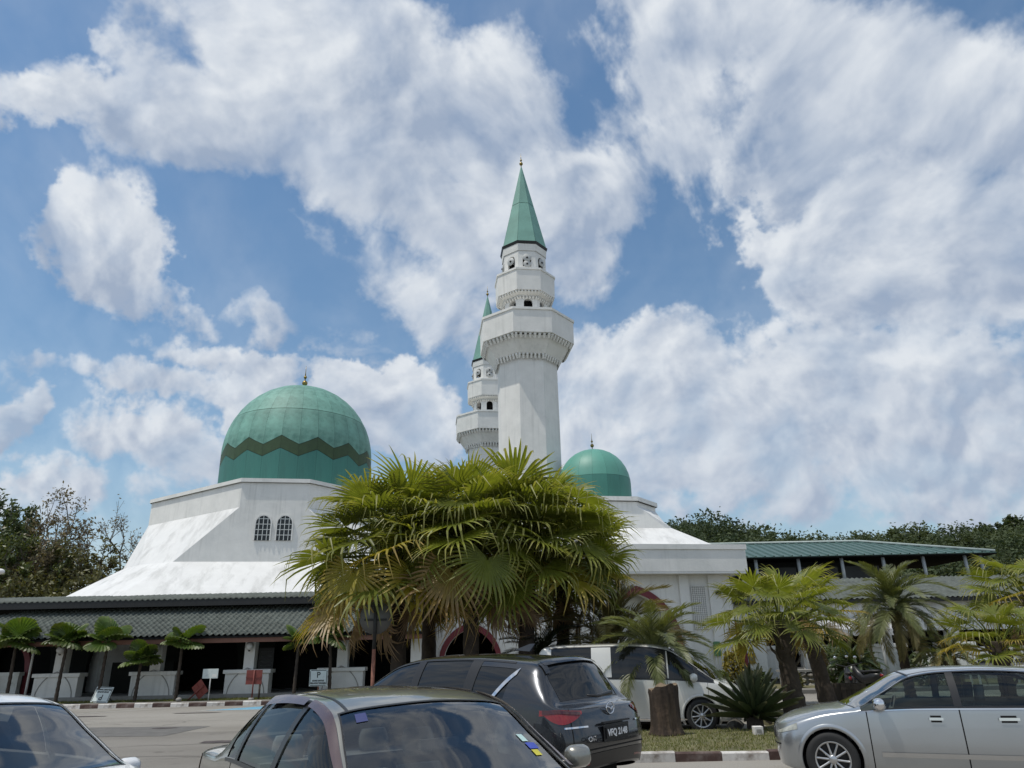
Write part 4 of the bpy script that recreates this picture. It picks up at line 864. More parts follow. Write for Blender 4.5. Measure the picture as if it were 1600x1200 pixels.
# forested hill
def hill():
    Y = 150.; ridge = [(700, 905), (960, 850), (1040, 818), (1095, 816), (1125, 824), (1150, 838), (1185, 852), (1240, 850), (1300, 838), (1370, 832), (1450, 832), (1500, 838), (1540, 834), (1600, 818), (1680, 806), (1800, 800), (1950, 830)]
    xs = np.array([at(a, b_, Y).x for a, b_ in ridge]); zs = np.array([at(a, b_, Y).z for a, b_ in ridge]) - 8.6
    gx = np.linspace(xs[0] - 30, xs[-1] + 60, 110); gy = np.linspace(0, 1, 24); rng = np.random.default_rng(2)
    zr = np.interp(gx, xs, zs, left=0, right=2); V = []
    for v in gy:
        z = zr * np.sin(min(1, v * 1.35) * np.pi / 2) * (1 if v < .74 else (1 - (v - .74) * 1.5)); V.append(np.stack([gx, np.full_like(gx, 88 + v * 84), z - .5 + rng.uniform(-.4, .4, len(gx))], 1))
    V = np.concatenate(V); n = len(gx); F = np.array([(j * n + i, j * n + i + 1, (j + 1) * n + i + 1, (j + 1) * n + i) for j in range(23) for i in range(n - 1)])
    tag(mesh_obj('hill', np_mesh('hill', V, F, M['soil'], True)), kind='structure')
    P = []; T = []; nr = np.random.default_rng(77)
    def zat(x, y):
        v = (y - 88) / 84; return np.interp(x, xs, zs, left=0, right=2) * math.sin(min(1, v * 1.35) * math.pi / 2) * (1 if v < .74 else (1 - (v - .74) * 1.5))
    for k in range(640):
        x = nr.uniform(xs[0] + 10, xs[-1]); v = nr.uniform(.12, .80) ** .8; y = 88 + v * 84; z0 = zat(x, y); rr = nr.uniform(1.7, 4.6); hh = nr.uniform(2.0, 6.5); tone = nr.uniform(0, .75)
        m = int(220 + 90 * rr); d = nr.normal(size=(m, 3)); d /= np.linalg.norm(d, axis=1)[:, None]; rad = nr.uniform(.62, 1.05, m)[:, None]
        lob = 1 + .22 * np.sin(d[:, :1] * 5 + k) * np.cos(d[:, 1:2] * 4 + k * .7)
        c = np.array((x, y, z0 + hh)) + d * rad * lob * np.array((rr, rr, rr * .75)); P.append(c); T.append(np.clip(tone + nr.uniform(-.12, .25, m), 0, 1))
    P = np.concatenate(P); T = np.concatenate(T); V, F = leaf_cards(P, .46, nr, 1.4, .7)
    wood = mesh_obj('forest', with_tip(np_mesh('forest', V, F, leaf_mat('forest_leaf', (.036, .058, .026), (.098, .122, .055), .0, .2, 0., .85)), np.repeat(T, 4)))
    tag(wood, 'dense dark green rainforest covering the hill behind', 'forest', kind='stuff')
    for i, (px, py, w, lab) in enumerate(((1197, 832, 4.2, 'flat-topped lone tree on the saddle of the hill right of the pavilion roof'), (1440, 827, 5.0, 'broad umbrella-crowned tree on the ridge above the green roof'), (1528, 822, 3.4, 'slender tall ridge tree above the right end of the green roof'), (1583, 808, 4.0, 'tall ridge tree at the right edge of the hill'))):
        p = at(px, py, 138.); zb = zat(p.x, 138.) - .5
        broad_tree('ridge_tree', lab, (p.x, 138., zb), p.z - zb, w, LEAF['dark'], 2600, .55, 100 + i, .45, 'trees standing out on the ridge', levels=4, rt=.25, flat=.45)
hill()
# ================================================================== palms
def fan_leaf(seed, R=1.0, nseg=44, spread=128, split=.46, droop=.55, fold=.30, wid=1.0, petiole=1.0, cup=.18, und=False, hinge=0.0):
    """petiole along +X from the origin, pleated blade beyond it; returns mesh with 'tip' attribute"""
    rng = random.Random(seed); V = []; F = []; T = []
    pr = .022
    for i, t in enumerate((0, .5, 1.0)):
        for k in range(4):
            a = k * math.pi / 2 + .78; V.append((t * petiole, pr * (1.6 - t * .6) * math.cos(a), pr * (1.3 - t * .5) * math.sin(a) + .06 * math.sin(t * 3.14))); T.append(.15)
    for i in range(2):
        for k in range(4): F.append((i * 4 + k, i * 4 + (k + 1) % 4, (i + 1) * 4 + (k + 1) % 4, (i + 1) * 4 + k))
    sp = math.radians(spread); da = 2 * sp / nseg; rs = (.03, .25, split, .62, .78, .90, 1.0)
    if und: rs = (.03, .3, .6, .85, 1.0)
    for s in range(nseg):
        a = -sp + (s + .5) * da + rng.uniform(-.06, .06) * da; q = abs(a) / sp
        L_ = R * (1.0 - .30 * q ** 2.2) * (rng.uniform(.93, 1.05) if not und else rng.uniform(.97, 1.03)); dr = droop * (rng.uniform(.55, 1.5) if not und else rng.uniform(.95, 1.05)); bend = rng.uniform(.4, 1.0) if rng.random() < .5 and not und else 0; bp = rng.uniform(.70, .88); tw = rng.uniform(-.10, .10)
        if not und and rng.random() < .06: continue
        k0 = len(V); ca, sa = math.cos(a), math.sin(a); ts_ = rng.uniform(-.18, .22)
        for t in rs:
            r = t * L_; hw = r * math.tan(da / 2) * 1.02 if t <= split else split * L_ * math.tan(da / 2) * max(.02, 1 - (t - split) / (1 - split)) ** .75
            if und: hw = r * math.tan(da / 2) * (1.02 if t < .99 else .9)
            hw *= wid
            z = cup * R * (q ** 1.6) * t * .9 - dr * R * max(0, t - .42) ** 2 * 1.15
            rr = r - dr * R * max(0, t - .5) ** 2 * .35
            if bend and t > bp: z -= (t - bp) * R * bend * 1.5; rr -= (t - bp) * R * bend * .7
            a2 = tw * max(0, t - split); c2, s2 = math.cos(a + a2), math.sin(a + a2)
            x, y = petiole + rr * c2, rr * s2; fz = -fold * hw * 1.6
            for (X, Y_, Z) in ((x + s2 * hw, y - c2 * hw, z), (x, y, z + fz), (x - s2 * hw, y + c2 * hw, z)):
                ch, sn = math.cos(hinge), math.sin(hinge); V.append((petiole + (X - petiole) * ch + Z * sn, Y_, -(X - petiole) * sn + Z * ch))
            T += [t + ts_, t * .9 + ts_, t + ts_]
        for i in range(len(rs) - 1):
            b = k0 + 3 * i; F += [(b, b + 1, b + 4, b + 3), (b + 1, b + 2, b + 5, b + 4)]
    return with_tip(np_mesh('frond', np.array(V), np.array(F)), T)
def frond_mat_slot(me, m):
    if len(me.materials) == 0: me.materials.append(m)
PL = {'green': leaf_mat('fan_green', (.150, .178, .030), (.30, .29, .09), .60, .40, .25), 'fresh': leaf_mat('fan_fresh', (.185, .215, .034), (.33, .31, .09), .6, .42, .2),
      'yellow': leaf_mat('fan_yellowing', (.27, .235, .028), (.40, .29, .10), .45, .34, .2), 'old': leaf_mat('fan_old', (.26, .19, .04), (.30, .20, .12), .30, .3, .2), 'dead': leaf_mat('fan_dead', (.22, .15, .085), (.27, .19, .12), .3, .2, .3),
      'date': leaf_mat('date_green', (.130, .148, .058), (.22, .21, .10), .6, .3, .2), 'dateold': leaf_mat('date_dry', (.17, .15, .06), (.24, .19, .10), .4, .25, .2), 'licuala': leaf_mat('licuala_green', (.068, .115, .020), (.11, .14, .035), .75, .30, .35),
      'agave': leaf_mat('agave_leaf', (.028, .042, .016), (.07, .07, .03), .8, .05, .15), 'cycad': leaf_mat('cycad_leaf', (.045, .070, .020), (.08, .10, .03), .7, .2, .2)}
FANS = [fan_leaf(s, (1.0, .86, 1.08, .94, 1.0, .9)[s], (34, 30, 37, 32, 28, 35)[s], 125 + 6 * (s % 3), .44 + .03 * (s % 3), .26 + .10 * (s % 4), .3, 1.0, 1.12, hinge=math.radians((18, 34, 6, 50, 26, 10)[s])) for s in range(6)]
for f_ in FANS: frond_mat_slot(f_, PL['green'])
def palm_trunk(root, pts, rads, m=None, rough=.10, n=14, rings=26):
    b = MB(); P = [Vector(p) for p in pts]; R_ = []; Q = []; rng = random.Random(int(abs(P[0].x * 100)) + 5)
    tot = len(P) - 1
    for i in range(rings + 1):
        t = i / rings * tot; k = min(int(t), tot - 1); f = t - k; Q.append(P[k].lerp(P[k + 1], f)); R_.append((rads[k] * (1 - f) + rads[k + 1] * f) * (1 + rough * (.6 if i % 2 else -.3) + rng.uniform(-.04, .04)))
    b.tube(Q, R_, n); return b.build('trunk', m or M['bark_dark'], root)
def fan_palm(label, base, height, R, n, seed, lean=(0, 0), trunk_r=.2, skirt=0, matset=None, group='fan palms of the car park', low=-58, flare=1.35):
    rng = random.Random(seed); r = thing('fan_palm', label, 'palm', base, 0, group); top = Vector((lean[0], lean[1], height))
    palm_trunk(r, [(0, 0, -.2), (lean[0] * .3, lean[1] * .3, height * .4), (lean[0] * .75, lean[1] * .75, height * .8), top], [trunk_r * flare, trunk_r * 1.05, trunk_r, trunk_r * 1.25])
    ga = math.pi * (3 - math.sqrt(5))
    for i in range(n):
        t = (i + .5) / n; el = math.radians(74 - (74 - low) * t ** .85) + rng.uniform(-.12, .12); az = i * ga + rng.uniform(-.2, .2)
        o = mesh_obj('frond', rng.choice(FANS), r); s = R * rng.uniform(.86, 1.1) * (.82 if t < .12 else 1)
        key = 'fresh' if t < .25 else ('green' if t < .62 else rng.choice(('green', 'green', 'fresh', 'yellow') if t < .80 else ('yellow', 'old', 'green', 'green')))
        if matset: key = matset(t, rng)
        o.material_slots[0].link = 'OBJECT'; o.material_slots[0].material = PL[key]
        M_ = Matrix.Rotation(az, 4, 'Z') @ Matrix.Rotation(-el, 4, 'Y') @ Matrix.Rotation(rng.uniform(-.45, .45), 4, 'X')
        dirv = Vector((math.cos(az), math.sin(az), 0)); o.matrix_local = Matrix.Translation(top + dirv * trunk_r * .6 - Vector((0, 0, .42 * t * R))) @ M_ @ Matrix.Scale(s, 4)
    for i in range(skirt):                                     # hanging dead fronds
        az = rng.uniform(0, 6.28); o = mesh_obj('dead_frond', rng.choice(FANS), r); o.material_slots[0].link = 'OBJECT'; o.material_slots[0].material = PL['dead']
        s = R * rng.uniform(.6, .85); dirv = Vector((math.cos(az), math.sin(az), 0))
        o.matrix_local = Matrix.Translation(top + dirv * trunk_r - Vector((0, 0, .5 * R))) @ Matrix.Rotation(az, 4, 'Z') @ Matrix.Rotation(math.radians(rng.uniform(55, 78)), 4, 'Y') @ Matrix.Rotation(rng.uniform(-.4, .4), 4, 'X') @ Matrix.Diagonal((s, s * .5, s, 1))
    for i in range(14):                                        # old leaf bases under the crown
        az = i * ga; z = height - .25 - i * .07; d = Vector((math.cos(az), math.sin(az), 0)); p = Vector((lean[0] * z / height, lean[1] * z / height, z))
        MB().tube([p + d * trunk_r * .8, p + d * (trunk_r + .10) + Vector((0, 0, .14)), p + d * (trunk_r + .16) + Vector((0, 0, .3))], [.05, .035, .012], 5).build('leaf_base', M['bark'], r)
    return r
def big_palms():
    P = lambda px, Y: at(px, 1000, Y).x
    fan_palm('large fan palm with dry yellow lower fronds, leftmost of the big clump', (P(626, 20.), 20., 0), 4.55, 1.50, 56, 11, (-.15, 0), .18, 4, low=-32)
    fan_palm('large fan palm in the middle of the big clump, its crown before the minaret shafts', (P(736, 19.6), 19.6, 0), 4.80, 1.45, 52, 12, (.0, 0), .19, 2, low=-28)
    fan_palm('large fan palm with many hanging brown fronds, rightmost front palm of the big clump', (P(817, 20.4), 20.4, 0), 4.7, 1.45, 56, 13, (.30, 0), .19, 8, low=-32)
    fan_palm('fan palm behind the big clump filling the gap left of the small dome', (P(880, 22.0), 22.0, 0), 4.4, 1.3, 32, 14, (.0, 0), .18, 5, low=-4)
    fan_palm('fan palm behind the big clump on the side of the large dome', (P(672, 21.8), 21.8, 0), 4.7, 1.3, 30, 15, (-.1, 0), .19, 1, low=0)
    fan_palm('bright yellow-green fan palm on the grass island behind the silver saloon', (at(1228, 1000, 19.8).x, 19.8, .05), 2.35, .96, 28, 21, (-.12, 0), .21, 0, low=-12, flare=1.5)
    fan_palm('leaning yellow-green fan palm just right of the island palm', (at(1296, 1100, 23.5).x, 23.5, .0), 2.75, .98, 26, 22, (-.5, 0), .20, 1, low=-10, flare=1.4)
    fan_palm('fan palm at the right edge with a tall crown cut by the frame', (at(1632, 1000, 24).x, 24, 0), 3.2, 1.0, 30, 23, (-.1, 0), .2, 2, low=-12)
    fan_palm('low bright fan palm at the right edge above the silver roof', (at(1556, 1000, 21).x, 21, 0), 1.75, .85, 22, 24, (0, 0), .17, 0, low=-5)
    bx(-5.2, 3.2, 18.6, 23.2, -.1, .12).build('planting_bed', M['grass_soil'])['kind'] = 'structure'
big_palms()
def feather_leaf(seed, L_=2.0, n=46, arch=.9, wl=.42, vee=.5, wleaf=.017, stiff=.5):
    rng = random.Random(seed); V = []; F = []; T = []
    def rach(t): x = L_ * (t - .16 * arch * t ** 3); z = L_ * arch * (.42 * t - .78 * t * t); return Vector((x, 0, z))
    for i in range(7):
        p = rach(i / 6); w = .022 * (1 - .8 * i / 6)
        for k in range(4): a = k * math.pi / 2 + .78; V.append((p.x, w * math.cos(a), p.z + w * math.sin(a))); T.append(.2)
    for i in range(6):
        for k in range(4): F.append((i * 4 + k, i * 4 + (k + 1) % 4, i * 4 + 4 + (k + 1) % 4, i * 4 + 4 + k))
    for i in range(n):
        t = .14 + .86 * (i + .5) / n; p = rach(t); d = (rach(min(1, t + .02)) - rach(t - .02)).normalized()
        ln = wl * (math.sin(math.pi * min(1, .12 + .80 * t)) * .85 + .15) * rng.uniform(.85, 1.12)
        for s in (-1, 1):
            side = Vector((0, s, 0)); up = d.cross(Vector((0, 1, 0))) * -1
            if up.z < 0: up = -up
            v = (d * (.75 + .5 * t) + side * (1.0 - .25 * t) + up * vee * rng.uniform(.3, 1.2)).normalized(); nrm = v.cross(d).normalized(); w = wleaf * L_ * .5
            k0 = len(V); wv = nrm.cross(v).normalized() * w
            for u, ws in ((0, .5), (.35, 1.0), (.72, .75), (1, .05)):
                q = p + v * ln * u + Vector((0, 0, -1)) * ln * (1 - stiff) * .5 * u * u
                V += [tuple(q - wv * ws), tuple(q + wv * ws)]; T += [u * .8, u * .8]
            for j in range(3): b = k0 + 2 * j; F.append((b, b + 1, b + 3, b + 2))
    return with_tip(np_mesh('feather_frond', np.array(V), np.array(F)), T)
FEATH = [feather_leaf(s, 2.0, 70, .8 + .25 * (s % 3), .42, .6, .0105, .35) for s in range(4)]
for f_ in FEATH: frond_mat_slot(f_, PL['date'])
STIFF = [feather_leaf(s + 50, 1.1, 44, .9, .17, .3, .016, .8) for s in range(2)]
for f_ in STIFF: frond_mat_slot(f_, PL['cycad'])
def feather_palm(name, label, cat, base, height, scale, n, seed, trunk_r, meshes, key, low=-35, hi=78, group=None, lean=(0, 0), oldkey=None):
    rng = random.Random(seed); r = thing(name, label, cat, base, 0, group); top = Vector((lean[0], lean[1], height))
    palm_trunk(r, [(0, 0, -.15), (lean[0] * .5, lean[1] * .5, height * .5), top], [trunk_r * 1.2, trunk_r, trunk_r * 1.15], rough=.16, rings=max(8, int(height * 12)))
    ga = math.pi * (3 - math.sqrt(5))
    for i in range(n):
        t = (i + .5) / n; el = math.radians(hi - (hi - low) * t) + rng.uniform(-.1, .1); az = i * ga + rng.uniform(-.25, .25); o = mesh_obj('frond', rng.choice(meshes), r); s = scale * rng.uniform(.85, 1.1)
        o.material_slots[0].link = 'OBJECT'; o.material_slots[0].material = PL[oldkey if (oldkey and t > .8) else key]
        o.matrix_local = Matrix.Translation(top) @ Matrix.Rotation(az, 4, 'Z') @ Matrix.Rotation(-el, 4, 'Y') @ Matrix.Rotation(rng.uniform(-.3, .3), 4, 'X') @ Matrix.Scale(s, 4)
    return r
def feather_palms():
    feather_palm('date_palm', 'low feathery date palm in front of the white van, over the tree stump', 'palm', (at(1024, 1060, 18.3).x, 18.3, 0), 1.6, .85, 36, 31, .16, FEATH, 'date', -25, 75, 'feather palms', oldkey='date')
    feather_palm('date_palm', 'grey-green date palm with upright thin fronds beside the pavilion arch', 'palm', (at(958, 1000, 21).x, 21, 0), 1.6, 1.25, 24, 32, .12, FEATH, 'dateold', 5, 84, 'feather palms', oldkey='dateold')
    feather_palm('date_palm', 'dark feathery palm in the shade under the big clump', 'palm', (at(845, 1000, 21.5).x, 21.2, 0), 1.3, .85, 22, 33, .12, FEATH, 'agave', 0, 75, 'feather palms')
    feather_palm('date_palm', 'olive-grey date palm with drooping plumes in front of the arcade', 'palm', (at(1414, 1040, 25).x, 25, 0), 2.75, 1.0, 44, 34, .14, FEATH, 'date', -40, 80, 'feather palms', oldkey='dateold')
    feather_palm('date_palm', 'spiky dry-skirted date palm on a short trunk above the silver saloon roof', 'palm', (at(1486, 1040, 24).x, 24, 0), 1.3, .62, 30, 35, .16, FEATH, 'date', -30, 75, 'feather palms', oldkey='dateold')
    feather_palm('cycad', 'dark cycad bush beside the parked motorcycle', 'cycad', (at(1338, 1050, 30).x, 30, 0), .9, 1.15, 40, 37, .14, STIFF, 'cycad', -20, 80)
feather_palms()
# sword-leaved agave
def agave():
    b = at(1180, 1130, 16.6); r = thing('agave', 'dark green agave with stiff sword leaves in front of the white van', 'agave', (b.x, 16.6, .12)); V = []; F = []; T = []
    for i in range(7):
        t = i / 6; w = .062 * (math.sin(math.pi * (.18 + .82 * t)) ** .7 if t < 1 else 0) * (1 if t < .9 else .5) + .002; V += [(t, -w, .02 + .9 * w), (t, 0, -.01), (t, w, .02 + .9 * w)]; T += [t] * 3
    for i in range(6): k = 3 * i; F += [(k, k + 1, k + 4, k + 3), (k + 1, k + 2, k + 5, k + 4)]
    me = with_tip(np_mesh('sword_leaf', np.array(V), np.array(F), PL['agave']), T); rng = random.Random(4); ga = 2.39996
    for i in range(54):
        t = (i + .5) / 54; el = math.radians(86 - 92 * t) + rng.uniform(-.08, .08); o = mesh_obj('sword_leaf', me, r); s = rng.uniform(.85, 1.12) * 1.05
        o.matrix_local = Matrix.Translation((0, 0, .22)) @ Matrix.Rotation(i * ga, 4, 'Z') @ Matrix.Rotation(-el, 4, 'Y') @ Matrix.Scale(s, 4)
    MB().lathe([(.2, -.15), (.17, .25)], 10).build('stem', M['bark_dark'], r)
agave()
# small fan-leaved ornamentals along the kerb
LIC = [fan_leaf(70 + s, .74, 20, 110 + 14 * s, 1.0, .45 + .15 * s, .5, 1.04, .34, cup=.26, und=True) for s in range(3)]
for f_ in LIC: frond_mat_slot(f_, PL['licuala'])
def ruffled_palms():
    rng = random.Random(9)
    for px, py, s, lab in ((28, 1004, 1.12, 'ruffled fan palm at the far left end of the kerb row'), (104, 1003, 1.0, 'ruffled fan palm before the second plinth from the left'), (168, 1002, 1.08, 'ruffled fan palm above the upside-down parking sign'),
                       (220, 1030, .82, 'short dark ruffled fan palm before the third plinth'), (286, 1004, 1.02, 'ruffled fan palm behind the fallen red board'), (466, 1000, .95, 'ruffled fan palm left of the upright parking sign'), (520, 994, .98, 'ruffled fan palm right behind the upright parking sign')):
        Y = 31.0; p = at(px, py, Y); h = p.z - .12; r = thing('ruffled_palm', lab, 'palm', (p.x, Y, .12), rng.uniform(0, 6), 'ruffled fan palms along the kerb')
        b = MB(); n = 20; Q = [Vector((.10 * math.sin(px) * (i / n) ** 2, .05 * math.cos(px * 2) * (i / n) ** 2, h * i / n - .05)) for i in range(n + 1)]; b.tube(Q, [.048 + .012 * (i % 2) + .02 * (1 - i / n) for i in range(n + 1)], 8); b.build('trunk', M['bark_dark'], r)
        nl = rng.choice((7, 8, 9, 11))
        for i in range(nl):
            t = (i + .5) / nl; el = math.radians(76 - 88 * t) + rng.uniform(-.15, .15); o = mesh_obj('leaf', rng.choice(LIC), r); sc = s * rng.uniform(.7, 1.1) * .95
            o.matrix_local = Matrix.Translation((.10 * math.sin(px), .05 * math.cos(px * 2), h - .05)) @ Matrix.Rotation(i * 2.39996 + px, 4, 'Z') @ Matrix.Rotation(-el, 4, 'Y') @ Matrix.Rotation(rng.uniform(-.3, .3), 4, 'X') @ Matrix.Scale(sc, 4)
ruffled_palms()

# ================================================================== grass island with its kerb
def island():
    pts = [(1.75, 13.55), (2.3, 13.42), (4.5, 13.38), (9, 13.38), (26, 13.38), (26, 21.2), (6.2, 21.2), (5.9, 19.5), (5.75, 17.6), (5.0, 16.75), (3.2, 16.75), (1.9, 16.6), (1.35, 15.6), (1.35, 14.2)]
    m = MB(); n = len(pts); m.add([(x, y, -.1) for x, y in pts] + [(x, y, .125) for x, y in pts], [tuple(range(n, 2 * n))] + [(i, (i + 1) % n, n + (i + 1) % n, n + i) for i in range(n)])
    tag(m.build('grass_island', M['grass_soil']), kind='structure')
    k = thing('island_kerb', 'low kerb with flaking white and brown paint along the grass island', 'kerb'); kerb_run(k, (1.8, 13.22), (26, 13.22), .15, .14, .78, 0)
    nr = np.random.default_rng(6); N_ = 15000
    X = nr.uniform(1.4, 10.5, N_ * 2); Y = nr.uniform(13.45, 20, N_ * 2)
    ok = ((Y < 16.6) | (X > 6.0)); X, Y = X[ok][:N_], Y[ok][:N_]
    X2 = nr.uniform(-24, -2, 9000); Y2 = nr.uniform(30.72, 31.95, 9000)
    X = np.concatenate([X, X2]); Y = np.concatenate([Y, Y2]); n = len(X); a = nr.uniform(0, 6.28, n); h = nr.uniform(.025, .07, n); h[-9000:] *= 1.3; w = .007 + .004 * nr.random(n); w[-9000:] *= 2
    bx_ = np.stack([X, Y, np.full(n, .12)], 1); d = np.stack([np.cos(a), np.sin(a), np.zeros(n)], 1); l = np.stack([nr.normal(0, .4, n) * h, nr.normal(0, .4, n) * h, h], 1)
    V = np.stack([bx_ - d * w[:, None], bx_ + d * w[:, None], bx_ + l], 1).reshape(-1, 3); T = np.stack([nr.uniform(0, .6, n)] * 2 + [nr.uniform(.3, 1, n)], 1).ravel()
    tag(mesh_obj('grass', with_tip(np_mesh('grass', V, np.arange(3 * n).reshape(-1, 3), M['grass']), T)), 'short patchy lawn grass on the island and verge', 'grass', kind='stuff')
island()
def stump():
    b = at(1037, 1150, 16.2); r = thing('tree_stump', 'broad cut tree stump with peeling bark on the grass island', 'stump', (b.x, 15.9, .12)); r.scale = (.88, .88, .86); rng = random.Random(14); n = 64; rings = []
    for i, (z, s) in enumerate(((-.05, 1.35), (.06, 1.12), (.2, 1.0), (.5, .98), (.8, .97), (1.02, 1.0), (1.10, .96))):
        ring = []
        for k in range(n):
            a = 2 * math.pi * k / n; rr = .325 * s * (1 + .10 * math.sin(3 * a + 1) + .05 * math.sin(7 * a + z) + .035 * math.sin(17 * a + 2 * z) + .02 * math.sin(29 * a) + rng.uniform(-.02, .02)); zz = z - (.13 * max(0, -math.cos(a)) if i >= 5 else 0) + (.03 * math.sin(5 * a) if i >= 5 else 0); ring.append((rr * math.cos(a), rr * math.sin(a) * .8, zz))
        rings.append(ring)
    MB().loft(rings, True, False, True).build('trunk', mat('stump_bark', (.045, .031, .022), .95, var=.5, scale=4, stretch=(1, 1, .3), bump=1., bscale=9, dirt=(.16, .11, .07), dscale=2.2, damt=.8, dstretch=(1, 1, .3)), r)
    top = rings[-1]; c = (sum(p[0] for p in top) / n, sum(p[1] for p in top) / n, sum(p[2] for p in top) / n - .01)
    MB().add(list(top) + [c], [(k, (k + 1) % n, n) for k in range(n)], True).build('cut_face', mat('cut_wood', (.17, .125, .08), .9, var=.35, scale=9, bump=.5), r)
    p = thing('paver_block', 'small pale concrete block beside the agave', 'block', (at(1183, 1133, 15.6).x, 15.6, .12)); bx(-.09, .09, -.08, .08, 0, .16).build('block_body', M['kerb_w'], p, bevel=.01); bx(-.05, .05, -.083, -.0805, .05, .11).build('label_recess', M['concrete'], p)
    rk = random.Random(3)
    for i, (px, py) in enumerate(((1150, 1137), (1207, 1128), (1222, 1133))):
        g = gpt(px, py, .12); rb = MB(); rb.ball((0, 0, .06), .16, 9, 6, .7); rb.v = [(x * rk.uniform(.85, 1.25), y * rk.uniform(.8, 1.1), z * rk.uniform(.8, 1.1)) for x, y, z in rb.v]
        o = rb.build('garden_rock', mat('rock%d' % i, (.10, .095, .085), .95, var=.35, scale=7, bump=.8)); o.location = (g[0], g[1], .12); tag(o, ['dark garden rock left of the agave', 'dark garden rock between the agave and the island palm', 'dark garden rock at the foot of the island palm'][i], 'rock', 'rocks on the grass island')
stump()
# ================================================================== cars
def pchip_slopes(y):                      # y: (n, ...) at unit spacing, monotone cubic slopes
    d = np.diff(y, axis=0); m = np.zeros_like(y); a, b = d[:-1], d[1:]
    with np.errstate(divide='ignore', invalid='ignore'):
        h = np.where(a * b > 0, 2 * a * b / (a + b), 0)
    m[1:-1] = np.nan_to_num(h); m[0] = d[0]; m[-1] = d[-1]; return m
def pchip(y, x, sym0=False, sym1=False):  # sym: that end lies on the car's centre plane, so the skin runs on smoothly
    m = pchip_slopes(y)
    for flag, k in ((sym0, 0), (sym1, -1)):
        if flag: m[k][..., 0] = 0; m[k][..., 2] = 0
    n = y.shape[0]; i = np.clip(np.floor(x).astype(int), 0, n - 2); t = (x - i).reshape((-1,) + (1,) * (y.ndim - 1))
    y0, y1, m0, m1 = y[i], y[i + 1], m[i], m[i + 1]; t2, t3 = t * t, t * t * t
    return y0 * (2 * t3 - 3 * t2 + 1) + m0 * (t3 - 2 * t2 + t) + y1 * (-2 * t3 + 3 * t2) + m1 * (t3 - t2)
